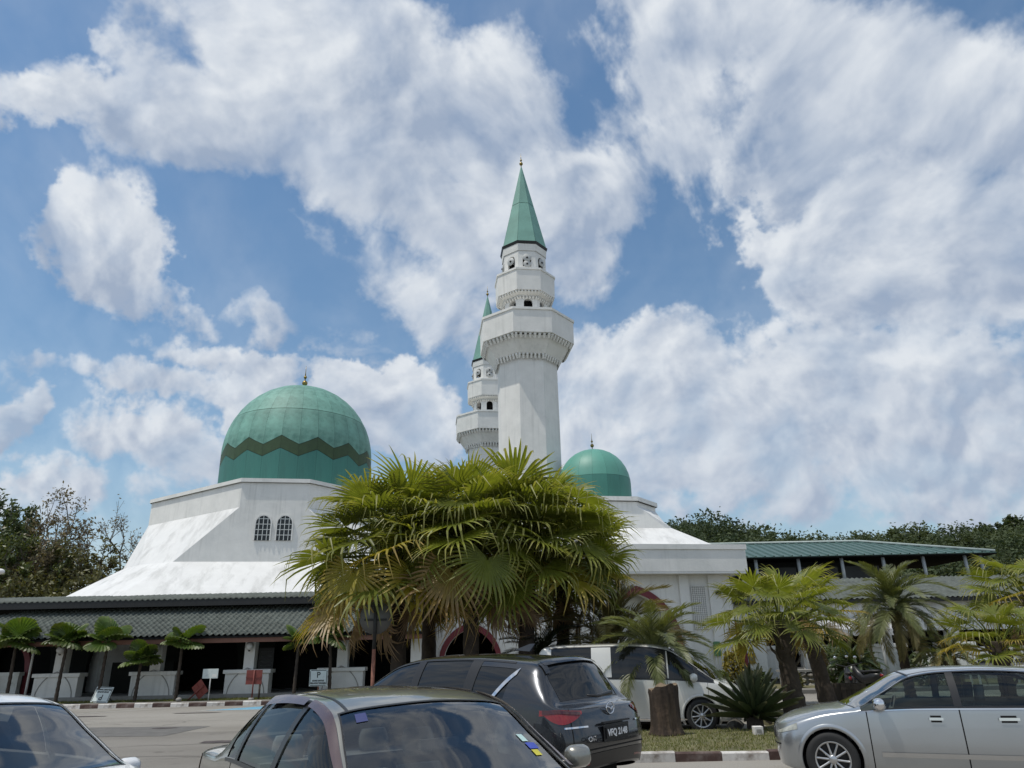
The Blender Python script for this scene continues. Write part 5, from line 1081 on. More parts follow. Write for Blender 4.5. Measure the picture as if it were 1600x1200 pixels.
class Shell:
    """car skin: stations along the length x guide lines sill, waist, shoulder, rail, centre"""
    def __init__(s, table, sx=1., sy=1., sz=1.):
        rows = []
        for (x, ysl, zsl, ymd, zmd, ysh, zsh, yr, zr, dxr, zc, dxc, dxs, dxh) in table:
            rows.append([((x + dxs) * sx, ysl * .86 * sy, (zsl - .02) * sz), ((x + dxs) * sx, ysl * sy, zsl * sz), (x * sx, ymd * sy, zmd * sz), ((x + dxh) * sx, ysh * sy, zsh * sz), ((x + dxr) * sx, yr * sy, zr * sz),
                         ((x + dxr * .4 + dxc * .6) * sx, yr * .55 * sy, (zc - .28 * (zc - zr)) * sz), ((x + dxc) * sx, 0, zc * sz)])
        s.P = np.array(rows, dtype=float); s.ns = len(rows)
    def ev(s, ss, ts):
        a = pchip(s.P, np.asarray(ss, float), True, True); b = pchip(np.swapaxes(a, 0, 1), np.asarray(ts, float), False, True); return np.swapaxes(b, 0, 1)
    def nrm(s, ss, ts):
        ss = np.asarray(ss, float); ts = np.asarray(ts, float); e = .02
        def q(a, b): return np.stack([s.ev([x], b_)[0] for x, b_ in zip(a, b)]) if np.ndim(b) == 2 else s.ev(a, b)
        ds = q(np.clip(ss + e, 0, s.ns - 1), ts) - q(np.clip(ss - e, 0, s.ns - 1), ts); tt = np.asarray(ts); dt = q(ss, np.clip(tt + e, 0, 6)) - q(ss, np.clip(tt - e, 0, 6))
        n = np.cross(dt, ds); l = np.linalg.norm(n, axis=-1, keepdims=True); n = n / np.maximum(l, 1e-9)
        c = q(ss, ts); flip = np.sign(np.sum(n * (c - np.array((c[..., 0].mean(), 0, .6)) * np.array((1, 0, 1))), -1, keepdims=True)); return n * np.where(flip == 0, 1, flip)
    def patch(s, root, name, m, s0, s1, t0, t1, off=.004, side=0, ns=10, nt=6, thick=0.0, smooth=True):
        """t0, t1: numbers or functions of 0..1 along the patch; side 1 right (y<0), -1 left, 0 both joined across the middle"""
        ss = np.linspace(s0, s1, ns + 1); f0 = t0 if callable(t0) else (lambda u, v=t0: v); f1 = t1 if callable(t1) else (lambda u, v=t1: v)
        T = np.stack([np.linspace(f0(u), f1(u), nt + 1) for u in np.linspace(0, 1, ns + 1)]); C = np.stack([s.ev([a], b)[0] for a, b in zip(ss, T)]); NN = s.nrm(ss, T); C = C + NN * off
        out = []
        for sg in ((1, -1) if side == 0 else (-side,)):
            V = C * np.array((1, sg, 1)); idx = np.arange((ns + 1) * (nt + 1)).reshape(ns + 1, nt + 1); F = np.stack([idx[:-1, :-1], idx[1:, :-1], idx[1:, 1:], idx[:-1, 1:]], -1).reshape(-1, 4)
            Vf = V.reshape(-1, 3); k = F[len(F) // 2]; fn = np.cross(Vf[k[1]] - Vf[k[0]], Vf[k[3]] - Vf[k[0]]) + np.cross(Vf[k[2]] - Vf[k[1]], Vf[k[3]] - Vf[k[1]]); on = NN.reshape(-1, 3)[k[0]] * np.array((1, sg, 1))
            if np.dot(fn, on) < 0: F = F[:, ::-1]
            out.append((Vf, F))
        V = np.concatenate([o[0] for o in out]); F = np.concatenate([out[0][1]] + [o[1] + len(out[0][0]) for o in out[1:]])
        return mesh_obj(name, np_mesh(name, V, F, m, smooth), root)
    def frame(s, root, name, m, s0, s1, t0, t1, ws, wt, off=.003, side=0):
        """narrow border round a rectangular opening"""
        o = None; parts = [(s0 - ws, s0, t0 - wt, t1 + wt), (s1, s1 + ws, t0 - wt, t1 + wt), (s0, s1, t0 - wt, t0)]
        if t1 < 5.99: parts.append((s0, s1, t1, t1 + wt))
        bm_v, bm_f, k = [], [], 0
        for (a, b, c, d) in parts:
            p = s.patch(root, 'tmp', m, a, b, c, min(6, d), off, side, 14 if b - a > .3 else 2, 14 if d - c > .3 else 2); me = p.data
            v = np.zeros(len(me.vertices) * 3, np.float32); me.vertices.foreach_get('co', v); f = np.zeros(len(me.polygons) * 4, np.int32); me.loops.foreach_get('vertex_index', f)
            bm_v.append(v.reshape(-1, 3)); bm_f.append(f.reshape(-1, 4) + k); k += len(me.vertices); bpy.data.objects.remove(p); bpy.data.meshes.remove(me)
        return mesh_obj(name, np_mesh(name, np.concatenate(bm_v), np.concatenate(bm_f), m, True), root)
    def body(s, root, m, holes, wheels, ds=.075, dt=.1, name='body'):
        ss = set(np.round(np.arange(0, s.ns - 1 + 1e-6, ds), 4)) | {round(v, 4) for h in holes for v in h[:2]}; ts = set(np.round(np.arange(0, 6 + 1e-6, dt), 4)) | {round(v, 4) for h in holes for v in h[2:]}
        ss = np.array(sorted(ss)); ts = np.array(sorted(ts)); ss = ss[ss <= s.ns - 1]; G = s.ev(ss, ts); sc = (ss[:-1] + ss[1:]) / 2; tcn = (ts[:-1] + ts[1:]) / 2
        cen = (G[:-1, :-1] + G[1:, 1:]) / 2; keep = np.ones(cen.shape[:2], bool)
        for (a, b, c, d) in holes: keep &= ~((sc[:, None] > a) & (sc[:, None] < b) & (tcn[None] > c) & (tcn[None] < d))
        for (wx, wz, wr) in wheels: keep &= ~((np.hypot(cen[..., 0] - wx, cen[..., 2] - wz) < wr) & (tcn[None] < 3) & (cen[..., 1] > .3))
        idx = np.arange(len(ss) * len(ts)).reshape(len(ss), len(ts)); F = np.stack([idx[:-1, :-1], idx[1:, :-1], idx[1:, 1:], idx[:-1, 1:]], -1)[keep]; V = G.reshape(-1, 3); s.G, s.cen = G, cen
        V2 = V * np.array((1, -1, 1)); ctr = np.abs(V[:, 1]) < 1e-7
        VV = np.concatenate([V, V2]); F2 = F[:, ::-1] + len(V); FF = np.concatenate([F, F2])
        remap = np.arange(len(VV)); remap[len(V):][ctr] = np.nonzero(ctr)[0]; FF = remap[FF]
        ar = np.array([len(set(f)) == 4 for f in FF]); me = np_mesh(name, VV, FF[ar], m, True)
        bm = bmesh.new(); bm.from_mesh(me); bmesh.ops.remove_doubles(bm, verts=bm.verts, dist=.0008); bmesh.ops.delete(bm, geom=[v for v in bm.verts if not v.link_faces], context='VERTS'); bmesh.ops.recalc_face_normals(bm, faces=bm.faces); bm.to_mesh(me); bm.free()
        me.polygons.foreach_set('use_smooth', np.ones(len(me.polygons), bool)); return mesh_obj(name, me, root)
    def y_at(s, x, z):
        c = s.G[:, :, :].reshape(-1, 3); d = (c[:, 0] - x) ** 2 + (c[:, 2] - z) ** 2; k = np.argpartition(d, 6)[:6]; w = 1 / (d[k] + 1e-5); return float((c[k, 1] * w).sum() / w.sum())
    def arch_lip(s, root, m, wx, wz, wr, w=.045, off=.006, proud=.012):
        for sg in (1, -1):
            V = []; F = []; n = 30
            for i in range(n + 1):
                a = math.radians(-28 + 236 * i / n)
                for rr, o in ((wr - .012, -.05), (wr - .012, proud), (wr + w * .5, proud), (wr + w, .001)):
                    x, z = wx + rr * math.cos(a), wz + rr * math.sin(a); z = max(z, .15); V.append((x, sg * (s.y_at(x, z) + o), z))
            for i in range(n):
                for k in range(3): b = 4 * i + k; F.append((b, b + 1, b + 5, b + 4))
            o = MB().add(V, F, True).build('wheel_arch', m, root); V = []; F = []
            for i in range(n + 1):
                a = math.radians(-25 + 230 * i / n); x, z = wx + (wr + .012) * math.cos(a), wz + (wr + .012) * math.sin(a); V += [(x, sg * .42, z), (x, sg * (s.y_at(x, max(z, .2)) - .012), z)]
            for i in range(n): F.append((2 * i, 2 * i + 1, 2 * i + 3, 2 * i + 2))
            MB().add(V, F, True).add([(wx - wr, sg * .42, .12), (wx + wr, sg * .42, .12), (wx + wr, sg * .42, wz + wr), (wx - wr, sg * .42, wz + wr)], [(0, 1, 2, 3)]).build('wheel_well', M['under'], o)
def wheel(root, x, y, r, width, side, rim_m, spokes=10, rimr=.66, style=0):
    """side +1: outer face towards +y"""
    w = thing_part = bpy.data.objects.new('wheel', None); COL.objects.link(w); w.parent = root; w.location = (x, y, r)
    def lat(prof, n=36): 
        V = []; F = []
        for (rr, yy) in prof:
            for k in range(n): a = 2 * math.pi * k / n; V.append((rr * math.cos(a), side * yy, rr * math.sin(a)))
        for i in range(len(prof) - 1):
            for k in range(n): k2 = (k + 1) % n; F.append((i * n + k, i * n + k2, (i + 1) * n + k2, (i + 1) * n + k))
        return MB().add(V, F, True)
    h = width / 2; R0 = r * rimr
    lat([(R0, -h * .9), (r * .93, -h), (r, -h * .7), (r, h * .7), (r * .95, h * .98), (r * .82, h * 1.02), (R0, h * .9)]).build('tyre', M['tyre'], w)
    lat([(R0 * 1.01, h * .93), (R0 * .96, h * .95), (R0 * .90, h * .75), (R0 * .88, -h * .6)]).build('rim', rim_m, w)
    lat([(R0 * .9, h * .05), (.01, h * .05)]).build('brake_disc', M['dark_metal'], w)
    lat([(R0 * .26, h * .45), (R0 * .25, h * .8), (R0 * .2, h * .88), (.001, h * .88)]).build('hub', rim_m, w)
    for k in range(spokes):
        a = 2 * math.pi * k / spokes + .1; ca, sa = math.cos(a), math.sin(a); m = MB(); q = R0 * .075
        pts = []
        for rr, yy, ww in ((R0 * .2, h * .80, q * 1.1), (R0 * .6, h * .84, q * .85), (R0 * .93, h * .88, q * 1.0)):
            for (u, dy) in ((-ww, -.02), (-ww * .6, .0), (ww * .6, .0), (ww, -.02)): pts.append((rr * ca - u * sa, side * (yy + dy), rr * sa + u * ca))
        m.add(pts, [(i * 4 + j, i * 4 + j + 1, i * 4 + 5 + j, i * 4 + 4 + j) for i in range(2) for j in range(3)], True); m.build('spoke', rim_m, w)
    return w
M['tyre'] = mat('tyre_rubber', (.018, .018, .018), .75, var=.15, scale=20)
M['alloy'] = mat('alloy', (.55, .55, .55), .28, metal=.9, var=.05)
M['alloy_dark'] = mat('alloy_dark', (.18, .18, .19), .3, metal=.9, var=.05)
M['chrome'] = mat('chrome', (.75, .75, .76), .08, metal=1., var=.02)
M['trim'] = mat('black_trim', (.015, .015, .016), .35, var=.1)
M['gap'] = mat('panel_gap', (.006, .006, .006), .9)
M['under'] = mat('underbody', (.01, .01, .01), .95)
M['seat'] = mat('grey_seat_cloth', (.22, .23, .235), .9, var=.12, scale=8)
M['dash'] = mat('dashboard', (.13, .13, .13), .6)
M['glass'] = glass_mat('car_glass', (.66, .72, .70), 1.5, .01, 1.15)
M['glass_front'] = glass_mat('windscreen_glass', (.76, .80, .78), 1.6, .02, 2.1)
M['glass_tint'] = glass_mat('tinted_glass', (.08, .09, .09), 1.5, .01, 1.25)
M['glass_black'] = mat('privacy_glass', (.010, .011, .012), .03, var=.05, spec=.55)
M['lamp_red'] = mat('red_lens', (.20, .008, .010), .08, var=.25, scale=9, coat=.6)
M['lamp_dark'] = mat('smoked_lens', (.05, .01, .012), .06, coat=.6)
M['lamp_clear'] = mat('clear_lens', (.36, .37, .33), .08, var=.3, scale=12, coat=.8)
def paint(name, col, metal=.6, rough=.32, dirt=None, damt=.2):
    return mat(name, col, rough, metal, var=.03, scale=2., coat=1., dirt=dirt, damt=damt, dscale=2.)
def seats(root, xs, y, m, z=.42, hh=.58):
    for x in xs:
        for sg in (1, -1):
            st = bpy.data.objects.new('seat', None); COL.objects.link(st); st.parent = root; st.location = (x, sg * y, 0)
            b = MB(); b.loft([[(.5 * math.cos(a) * .52 + .02, .24 * max(-1, min(1, 1.25 * math.sin(a))), zz) for a in [2 * math.pi * k / 14 for k in range(14)]] for zz in (z - .18, z)], True, True, True); b.build('cushion', m, st)
            b = MB(); rings = []
            for i in range(7):
                t = i / 6; w = .25 * (1 - .25 * t ** 3); xx = -.26 - .17 * t; zz = z + hh * t; rings.append([(xx + .075 * math.cos(a) * (1.1 - .5 * t), w * max(-1, min(1, 1.2 * math.sin(a))), zz) for a in [2 * math.pi * k / 14 for k in range(14)]])
            b.loft(rings, True, True, True); b.build('backrest', m, st)
            b = MB(); rings = []
            for i in range(6):
                t = i / 5; w = .135 * math.sin(math.pi * (.22 + .56 * t)) ** .6; zz = z + hh + .06 + .19 * t; rings.append([(-.44 - .02 * t + .055 * math.cos(a), w * max(-1, min(1, 1.2 * math.sin(a))), zz) for a in [2 * math.pi * k / 14 for k in range(14)]])
            b.loft(rings, True, True, True); b.build('headrest', m, st)
def steering(root, x, y, z):
    m = MB(); pts = [(x - .11 * math.sin(a) * .6, y + .185 * math.cos(a), z + .185 * math.sin(a) * .9) for a in [2 * math.pi * k / 20 for k in range(21)]]; m.tube(pts, .016, 6, cap=False); m.tube([(x, y - .17, z), (x + .02, y, z - .01), (x, y + .17, z)], .025, 6); m.build('steering_wheel', M['dash'], root)
def mirror(root, sh, x, z, m, y, side, size=(.10, .10, .075), black=False):
    mb = MB(); c = Vector((x, side * (y + .12), z)); rings = []
    for i in range(8):
        t = i / 7; rr = math.sin(math.pi * (.10 + .80 * t)) ** .55; xx = c.x + (t - .4) * size[0] * 1.5
        rings.append([(xx, c.y + size[1] * rr * max(-1, min(1, 1.15 * math.cos(a))), c.z + size[2] * rr * max(-1, min(1, 1.15 * math.sin(a)))) for a in [2 * math.pi * k / 16 for k in range(16)]])
    mb.loft(rings, True, True, True); o = mb.build('side_mirror', m, root)
    MB().tube([(x + .03, side * (y - .04), z - .04), (x + .02, side * (y + .08), z - .04)], [.035, .03], 8).build('mirror_arm', M['trim'], o)
    MB().add([(rings[0][k][0] - .004, rings[0][k][1], rings[0][k][2]) for k in range(16)], [tuple(range(16))]).build('mirror_glass', M['chrome'], o)
    return o
def text_mesh(txt, size, m, root, name='lettering', depth=.004, bold=0.0, align='CENTER'):
    cu = bpy.data.curves.new(name, 'FONT'); cu.body = txt; cu.size = size; cu.extrude = depth; cu.align_x = align; cu.align_y = 'CENTER'; cu.offset = bold; cu.resolution_u = 3
    o = bpy.data.objects.new(name, cu); COL.objects.link(o); dg = bpy.context.evaluated_depsgraph_get(); me = bpy.data.meshes.new_from_object(o.evaluated_get(dg)); bpy.data.objects.remove(o); bpy.data.curves.remove(cu)
    me.materials.clear(); me.materials.append(m); return mesh_obj(name, me, root)

# x, ysl, zsl, ymd, zmd, ysh, zsh, yr, zr, dxr, zc, dxc, dxsill, dxshoulder
SEDAN = [
 (0.00, .00, .30, .00, .58, .00, .92, .00, .945, .05, .945, .05, .05, .03), (.02, .48, .29, .50, .58, .48, .92, .36, .950, .05, .955, .05, .05, .03), (.16, .74, .25, .79, .57, .76, .92, .58, .965, .05, .985, -.02, .02, .02),
 (.50, .80, .21, .855, .55, .83, .925, .64, .985, .0, 1.005, .0, 0, 0), (.86, .81, .20, .865, .54, .845, .93, .66, 1.00, .0, 1.025, -.10, 0, 0), (1.16, .81, .20, .87, .54, .85, .935, .625, 1.22, .0, 1.255, -.10, 0, 0),
 (1.52, .81, .20, .87, .54, .855, .935, .585, 1.365, .0, 1.405, -.08, 0, 0), (2.0, .81, .20, .87, .54, .855, .93, .580, 1.39, .0, 1.43, 0, 0, 0), (2.42, .81, .20, .87, .54, .855, .925, .585, 1.378, .0, 1.422, .02, 0, 0),
 (2.78, .81, .20, .87, .54, .855, .92, .605, 1.325, .0, 1.375, .07, 0, 0), (3.14, .81, .20, .87, .54, .85, .91, .675, 1.125, .0, 1.165, .12, 0, 0), (3.50, .80, .20, .865, .54, .845, .895, .745, .935, .0, .965, .16, 0, 0),
 (3.86, .80, .20, .86, .54, .83, .84, .70, .895, .0, .925, .08, 0, 0), (4.20, .77, .20, .83, .53, .78, .745, .60, .80, .02, .83, .06, 0, 0), (4.40, .62, .22, .68, .50, .62, .66, .44, .715, .02, .725, .05, -.02, 0),
 (4.48, .30, .23, .34, .49, .30, .64, .20, .655, .0, .66, .01, -.03, -.01), (4.50, 0, .23, 0, .49, 0, .64, 0, .645, -.01, .645, -.01, -.03, -.01)]
def sedan(label, loc, heading, col, sx=1., sy=1., sz=1., visors=False, interior=True, chrome_line=False, extra=None, wheel_r=.315, glass='glass', name='saloon_car', pnt=None, spokes=10, fax=3.62, mz=1.0):
    r = thing(name, label, 'car', loc, heading); sh = Shell(SEDAN, sx, sy, sz); pm = pnt or paint(name + '_paint', col)
    W = [(fax * sx, wheel_r, wheel_r + .055), (.98 * sx, wheel_r, wheel_r + .055)]
    wins = [('windscreen', 9.12, 10.93, 4.07, 6.0), ('rear_window', 4.18, 5.88, 4.14, 6.0)]; side = [('front_door_glass', 7.95, 10.78, 3.10, 3.88), ('rear_door_glass', 6.06, 7.78, 3.10, 3.88), ('quarter_glass', 5.30, 5.98, 3.12, 3.80)]
    holes = [w[1:] for w in wins + side]; b = sh.body(r, pm, holes, W)
    G = M[glass]
    for (nm, a, c, d, e) in wins:
        sh.patch(r, nm, M['glass_front'], a - .02, c + .02, d - .01, e, -.004, 0, 22, 14); sh.frame(r, nm + '_seal', M['trim'], a, c, d, e, .05, .045, .003)
    for (nm, a, c, d, e) in side:
        for sg in (1, -1): sh.patch(r, nm, G, a - .01, c + .01, d - .01, e + .01, -.006, sg, 16, 8)
    for sg in (1, -1):
        sh.patch(r, 'window_trim', M['trim'], 5.2, 10.86, 3.06, 3.11, .004, sg, 40, 2); sh.patch(r, 'window_trim', M['trim'], 5.22, 10.80, 3.875, 3.93, .004, sg, 40, 2)
        for (a, c) in ((7.76, 7.97), (5.95, 6.09)): sh.patch(r, 'pillar_trim', M['trim'], a, c, 3.10, 3.88, .003, sg, 3, 8)
        for s_ in (5.72, 7.86, 10.62):
            dw = .018; sh.patch(r, 'door_gap', M['gap'], s_ - dw, s_ + dw, (1.15 if s_ != 5.72 else 1.95), 3.06, .0015, sg, 1, 14)
        sh.patch(r, 'door_gap', M['gap'], 5.72, 10.62, 1.12, 1.17, .0015, sg, 20, 1)
        for s_ in (6.55, 8.35): sh.patch(r, 'door_handle', M['chrome'] if chrome_line else pm, s_, s_ + .42, 2.72, 2.80, .028, sg, 8, 3); sh.patch(r, 'handle_cup', M['gap'], s_ + .05, s_ + .37, 2.66, 2.86, .002, sg, 4, 3)
        if chrome_line: sh.patch(r, 'chrome_strip', M['chrome'], 5.2, 10.9, 3.02, 3.055, .006, sg, 40, 1); sh.patch(r, 'side_moulding', M['alloy'], 6.0, 10.35, 1.62, 1.74, .012, sg, 40, 3); sh.patch(r, 'chrome_strip', M['chrome'], 5.2, 10.84, 3.935, 3.965, .006, sg, 40, 1)
        sh.patch(r, 'headlight', M['lamp_clear'], 12.92, 14.25, lambda u: 2.55 + .12 * u, lambda u: 2.98 - .10 * u, .006, sg, 14, 5)
        sh.patch(r, 'tail_light', M['lamp_red'], 1.15, 2.6, 2.45, 2.95, .006, sg, 12, 5)
        sh.patch(r, 'roof_channel', M['trim'], 6.0, 9.1, 4.22, 4.29, .003, sg, 26, 1)
        mirror(r, sh, 3.20 * sx, mz * sz, (M['chrome'] if chrome_line else pm), .85 * sy, sg)
    for (wx, wz, wr) in W: sh.arch_lip(r, pm, wx, wz, wr)
    for x in (fax * sx, .98 * sx):
        for sg in (1, -1): wheel(r, x, sg * (.87 * sy - .105), wheel_r, .20, sg, M['alloy'], spokes)
    bx(.35 * sx, 4.2 * sx, -.66 * sy, .66 * sy, .16, .36).build('floor_pan', M['under'], r)
    bx(.5 * sx, 1.35 * sx, -.62 * sy, .62 * sy, .37, .92 * sz).build('parcel_shelf', M['dash'], r)
    seats(r, (2.45 * sx,), .36 * sy, M['seat'], .48, .50); seats(r, (1.62 * sx,), .36 * sy, M['seat'], .46, .46)
    bx(3.05 * sx, 3.62 * sx, -.70 * sy, .70 * sy, .55, .90 * sz, tx=.06, ty=.05).build('dashboard', M['dash'], r, bevel=.04); steering(r, 2.98 * sx, -.36 * sy, .86 * sz)
    sh.patch(r, 'headlining', M['seat'], 6.1, 9.1, 4.0, 6.0, -.03, 0, 16, 8)
    sh.patch(r, 'bumper_gap', M['gap'], 14.0, 15.96, 1.9, 1.98, .002, 0, 12, 1); sh.patch(r, 'grille', M['trim'], 14.6, 15.98, 2.25, 2.75, .004, 0, 10, 4)
    m_ = .003
    if visors:
        vm = glass_mat('smoked_visor', (.42, .28, .28), 1.45, .06, 1.3); vm2 = mat('visor_plastic', (.075, .048, .052), .25, var=.15, scale=6, coat=.4)
        for sg in (1, -1):
            sh.patch(r, 'rain_visor', vm2, 8.02, 10.70, lambda u: 3.80 - .08 * u, 3.93, .022, sg, 24, 4); sh.patch(r, 'rain_visor', vm2, 6.10, 7.82, lambda u: 3.74 + .06 * u, 3.93, .022, sg, 18, 4)
    if extra: extra(r, sh)
    return r
def place_head(hx, hy): return math.atan2(hy, hx)

def cars():
    # grey saloon in front: windscreen header corners measured at (-1.06, 5.36) and (0.04, 6.13)
    hd = Vector((.574, -.819)); lat = Vector((.819, .574)); hc = (Vector(gpt(570, 1133, 1.365)) + Vector(gpt(818, 1113, 1.365))) / 2     # header centre
    hc = hc + Vector((-.17, .0)); o = hc - hd * 2.82
    def grey_extra(r, sh):
        sh.patch(r, 'sticker', mat('blue_sticker', (.025, .035, .13), .5), 9.22, 9.42, 4.38, 4.62, .0005, 1, 2, 2)
        sh.patch(r, 'sticker', mat('pale_sticker', (.45, .62, .60), .5), 9.95, 10.12, 4.45, 4.62, .0005, -1, 2, 2)
        sh.patch(r, 'sticker', mat('flag_sticker', (.05, .08, .40), .5), 10.15, 10.28, 4.32, 4.60, .0005, -1, 2, 2); sh.patch(r, 'sticker', mat('yellow_sticker', (.55, .50, .05), .5), 10.30, 10.42, 4.42, 4.60, .0005, -1, 2, 2)
        m = MB(); m.box(3.0, 3.04, -.14, .14, 1.20, 1.26); m.build('inner_mirror', M['dash'], r)
    gp = paint('greige_paint', (.25, .245, .22), .6, .30, dirt=(.36, .35, .31), damt=.45)
    sedan('weathered grey-brown saloon with maroon rain visors in the foreground', (o.x, o.y, 0), math.atan2(hd.y, hd.x), None, visors=True, pnt=gp, extra=grey_extra, sy=1.05, sz=1.085)
    # white saloon at the left edge
    h2 = Vector((.90, -.436)).normalized(); l2 = Vector((.436, .90)); cor = Vector((-3.70, 6.25)); hc2 = cor - l2 * .63; o2 = hc2 - h2 * 2.80
    sedan('white saloon at the bottom left corner, only roof and windscreen in view', (o2.x, o2.y, 0), math.atan2(h2.y, h2.x), None, pnt=paint('white_paint', (.74, .75, .76), .0, .3), sz=1.10, sy=1.05, mz=.88)
    # silver saloon on the right: front wheel at (4.6, 11.9)
    sx, sy, sz = 1.10, 1.06, 1.025; b = math.radians(21); h3 = Vector((-math.cos(b), math.sin(b))); l3 = Vector((-h3.y, h3.x)); o3 = Vector((4.30, 10.6)) - h3 * 3.70 * sx - l3 * .87 * sy
    sedan('silver saloon parked side-on at the right, chrome mirrors and door mouldings', (o3.x, o3.y, 0), math.atan2(h3.y, h3.x), None, sx, sy, sz, chrome_line=True, pnt=paint('silver_paint', (.42, .44, .455), .75, .28), wheel_r=.335, glass='glass_side', name='saloon_car', fax=3.82)
M['glass_side'] = glass_mat('green_glass', (.52, .60, .57), 1.5, .01, 1.2)

SUV = [
 (0.00, 0, .42, 0, .70, 0, 1.04, 0, 1.06, .12, 1.06, .12, .06, .10), (.02, .52, .40, .56, .70, .52, 1.045, .42, 1.065, .13, 1.07, .12, .06, .10), (.14, .80, .34, .86, .68, .80, 1.06, .66, 1.085, .12, 1.10, .06, .02, .08),
 (.40, .86, .28, .91, .64, .885, 1.075, .655, 1.31, .02, 1.36, -.10, 0, 0), (.72, .87, .26, .92, .62, .90, 1.075, .615, 1.535, -.12, 1.600, -.26, 0, 0), (1.10, .87, .25, .92, .62, .905, 1.07, .60, 1.60, -.08, 1.652, -.16, 0, 0), (1.65, .87, .25, .92, .62, .905, 1.055, .60, 1.632, .0, 1.678, -.04, 0, 0),
 (2.20, .87, .25, .92, .62, .905, 1.04, .60, 1.625, 0, 1.675, 0, 0, 0), (2.70, .87, .25, .92, .62, .90, 1.025, .61, 1.555, 0, 1.615, .06, 0, 0), (3.10, .87, .25, .92, .62, .90, 1.015, .675, 1.345, 0, 1.40, .10, 0, 0), (3.52, .86, .25, .915, .62, .89, 1.005, .76, 1.07, 0, 1.12, .12, 0, 0),
 (3.88, .86, .25, .91, .62, .87, .96, .70, 1.02, 0, 1.06, .06, 0, 0), (4.25, .83, .25, .88, .60, .82, .87, .62, .93, .02, .96, .04, 0, 0), (4.45, .66, .27, .72, .55, .66, .80, .48, .85, .0, .86, .03, -.02, -.02), (4.53, .32, .28, .36, .54, .32, .78, .2, .80, 0, .80, 0, -.03, -.03), (4.55, 0, .28, 0, .54, 0, .78, 0, .785, -.01, .785, -.01, -.03, -.03)]
def suv():
    hd = Vector((-.785, .62)).normalized(); rc = Vector((1.24, 10.1))
    r = thing('suv_car', 'dark grey five-door SUV seen from behind, parked in front of the big palms', 'car', (rc.x, rc.y, 0), math.atan2(hd.y, hd.x)); sz = 1.0; r.scale = (1.20, 1.08, 1.04)
    sh = Shell(SUV, 1., 1., sz); pm = paint('graphite_paint', (.034, .037, .043), .7, .26)
    wr = .36; W = [(3.62, wr, wr + .06), (.93, wr, wr + .06)]
    side = [('front_door_glass', 7.35, 9.75, 3.10, 3.86), ('rear_door_glass', 5.75, 7.15, 3.10, 3.86), ('quarter_glass', 4.55, 5.55, 3.16, 3.72)]; wins = [('windscreen', 8.12, 9.93, 4.07, 6.0), ('rear_window', 2.35, 3.93, 4.14, 6.0)]
    sh.body(r, pm, [w[1:] for w in wins + side], W)
    for (nm, a, c, d, e) in wins: sh.patch(r, nm, M['glass_black'], a - .02, c + .02, d - .01, e, -.003, 0, 22, 14); sh.frame(r, nm + '_seal', M['trim'], a, c, d, e, .06, .05, .003)
    for (nm, a, c, d, e) in side:
        for sg in (1, -1):
            d2 = d; e2 = e
            if nm == 'quarter_glass': sh.patch(r, nm, M['glass_black'], a, c, d - .02, e + .04, -.004, sg, 12, 6)
            else: sh.patch(r, nm, M['glass_black'], a - .01, c + .01, d - .01, e + .01, -.005, sg, 16, 8)
    for sg in (1, -1):
        sh.patch(r, 'window_trim', M['trim'], 4.5, 9.8, 3.05, 3.11, .004, sg, 40, 2); sh.patch(r, 'window_trim', M['trim'], 4.7, 9.76, 3.855, 3.93, .004, sg, 40, 2)
        for (a, c) in ((7.13, 7.37), (5.53, 5.77)): sh.patch(r, 'pillar_trim', M['trim'], a, c, 3.10, 3.86, .003, sg, 3, 8)
        sh.patch(r, 'chrome_blade', M['chrome'], 4.42, 4.95, lambda u: 3.08 + .52 * (1 - u), lambda u: 3.20 + .56 * (1 - u), .010, sg, 12, 2)
        for s_ in (5.25, 7.2, 9.6): sh.patch(r, 'door_gap', M['gap'], s_ - .016, s_ + .016, (1.15 if s_ > 6 else 1.95), 3.05, .0015, sg, 1, 14)
        for s_ in (5.75, 7.6): sh.patch(r, 'door_handle', pm, s_, s_ + .4, 2.74, 2.82, .028, sg, 8, 3)
        sh.patch(r, 'cladding', M['trim'], 2.0, 13.0, 1.0, 1.42, .004, sg, 60, 3)
        tl = sh.patch(r, 'tail_light', M['lamp_red'], 1.05, 3.05, lambda u: 2.74 - .28 * math.sin(math.pi * min(1, u * 1.15)) ** .8, lambda u: 2.84 + .06 * u, .010, sg, 26, 6)
        sh.patch(tl, 'lens', M['lamp_dark'], 1.15, 2.9, lambda u: 2.68 + .10 * u, lambda u: 2.80 + .10 * u, .016, sg, 18, 3)
        sh.patch(r, 'chrome_strip', M['chrome'], .95, 1.9, lambda u: 2.36, lambda u: 2.40, .014, sg, 12, 1)
        mirror(r, sh, 3.2, 1.12, pm, .9, sg); sh.patch(r, 'tailgate_gap', M['gap'], 1.55, 1.585, 1.75, 3.0, .002, sg, 1, 12)
        sh.patch(r, 'spoiler_cheek', pm, 3.45, 4.05, 4.02, 4.26, .018, sg, 10, 4)
        sh.patch(r, 'reflector', M['lamp_red'], .9, 1.6, 1.28, 1.36, .006, sg, 6, 1)
    sh.patch(r, 'spoiler', pm, 3.78, 4.20, 4.15, 6.0, .022, 0, 6, 14); sh.patch(r, 'bumper_cladding', M['trim'], .0, 2.05, 1.0, 1.62, .006, 0, 16, 4); sh.patch(r, 'bumper_gap', M['gap'], 0., 1.9, 1.72, 1.76, .003, 0, 16, 1)
    for (wx, wz, w_) in W: sh.arch_lip(r, M['trim'], wx, wz, w_, .06)
    for x in (3.62, .93):
        for sg in (1, -1): wheel(r, x, sg * .81, wr, .22, sg, M['alloy_dark'], 10)
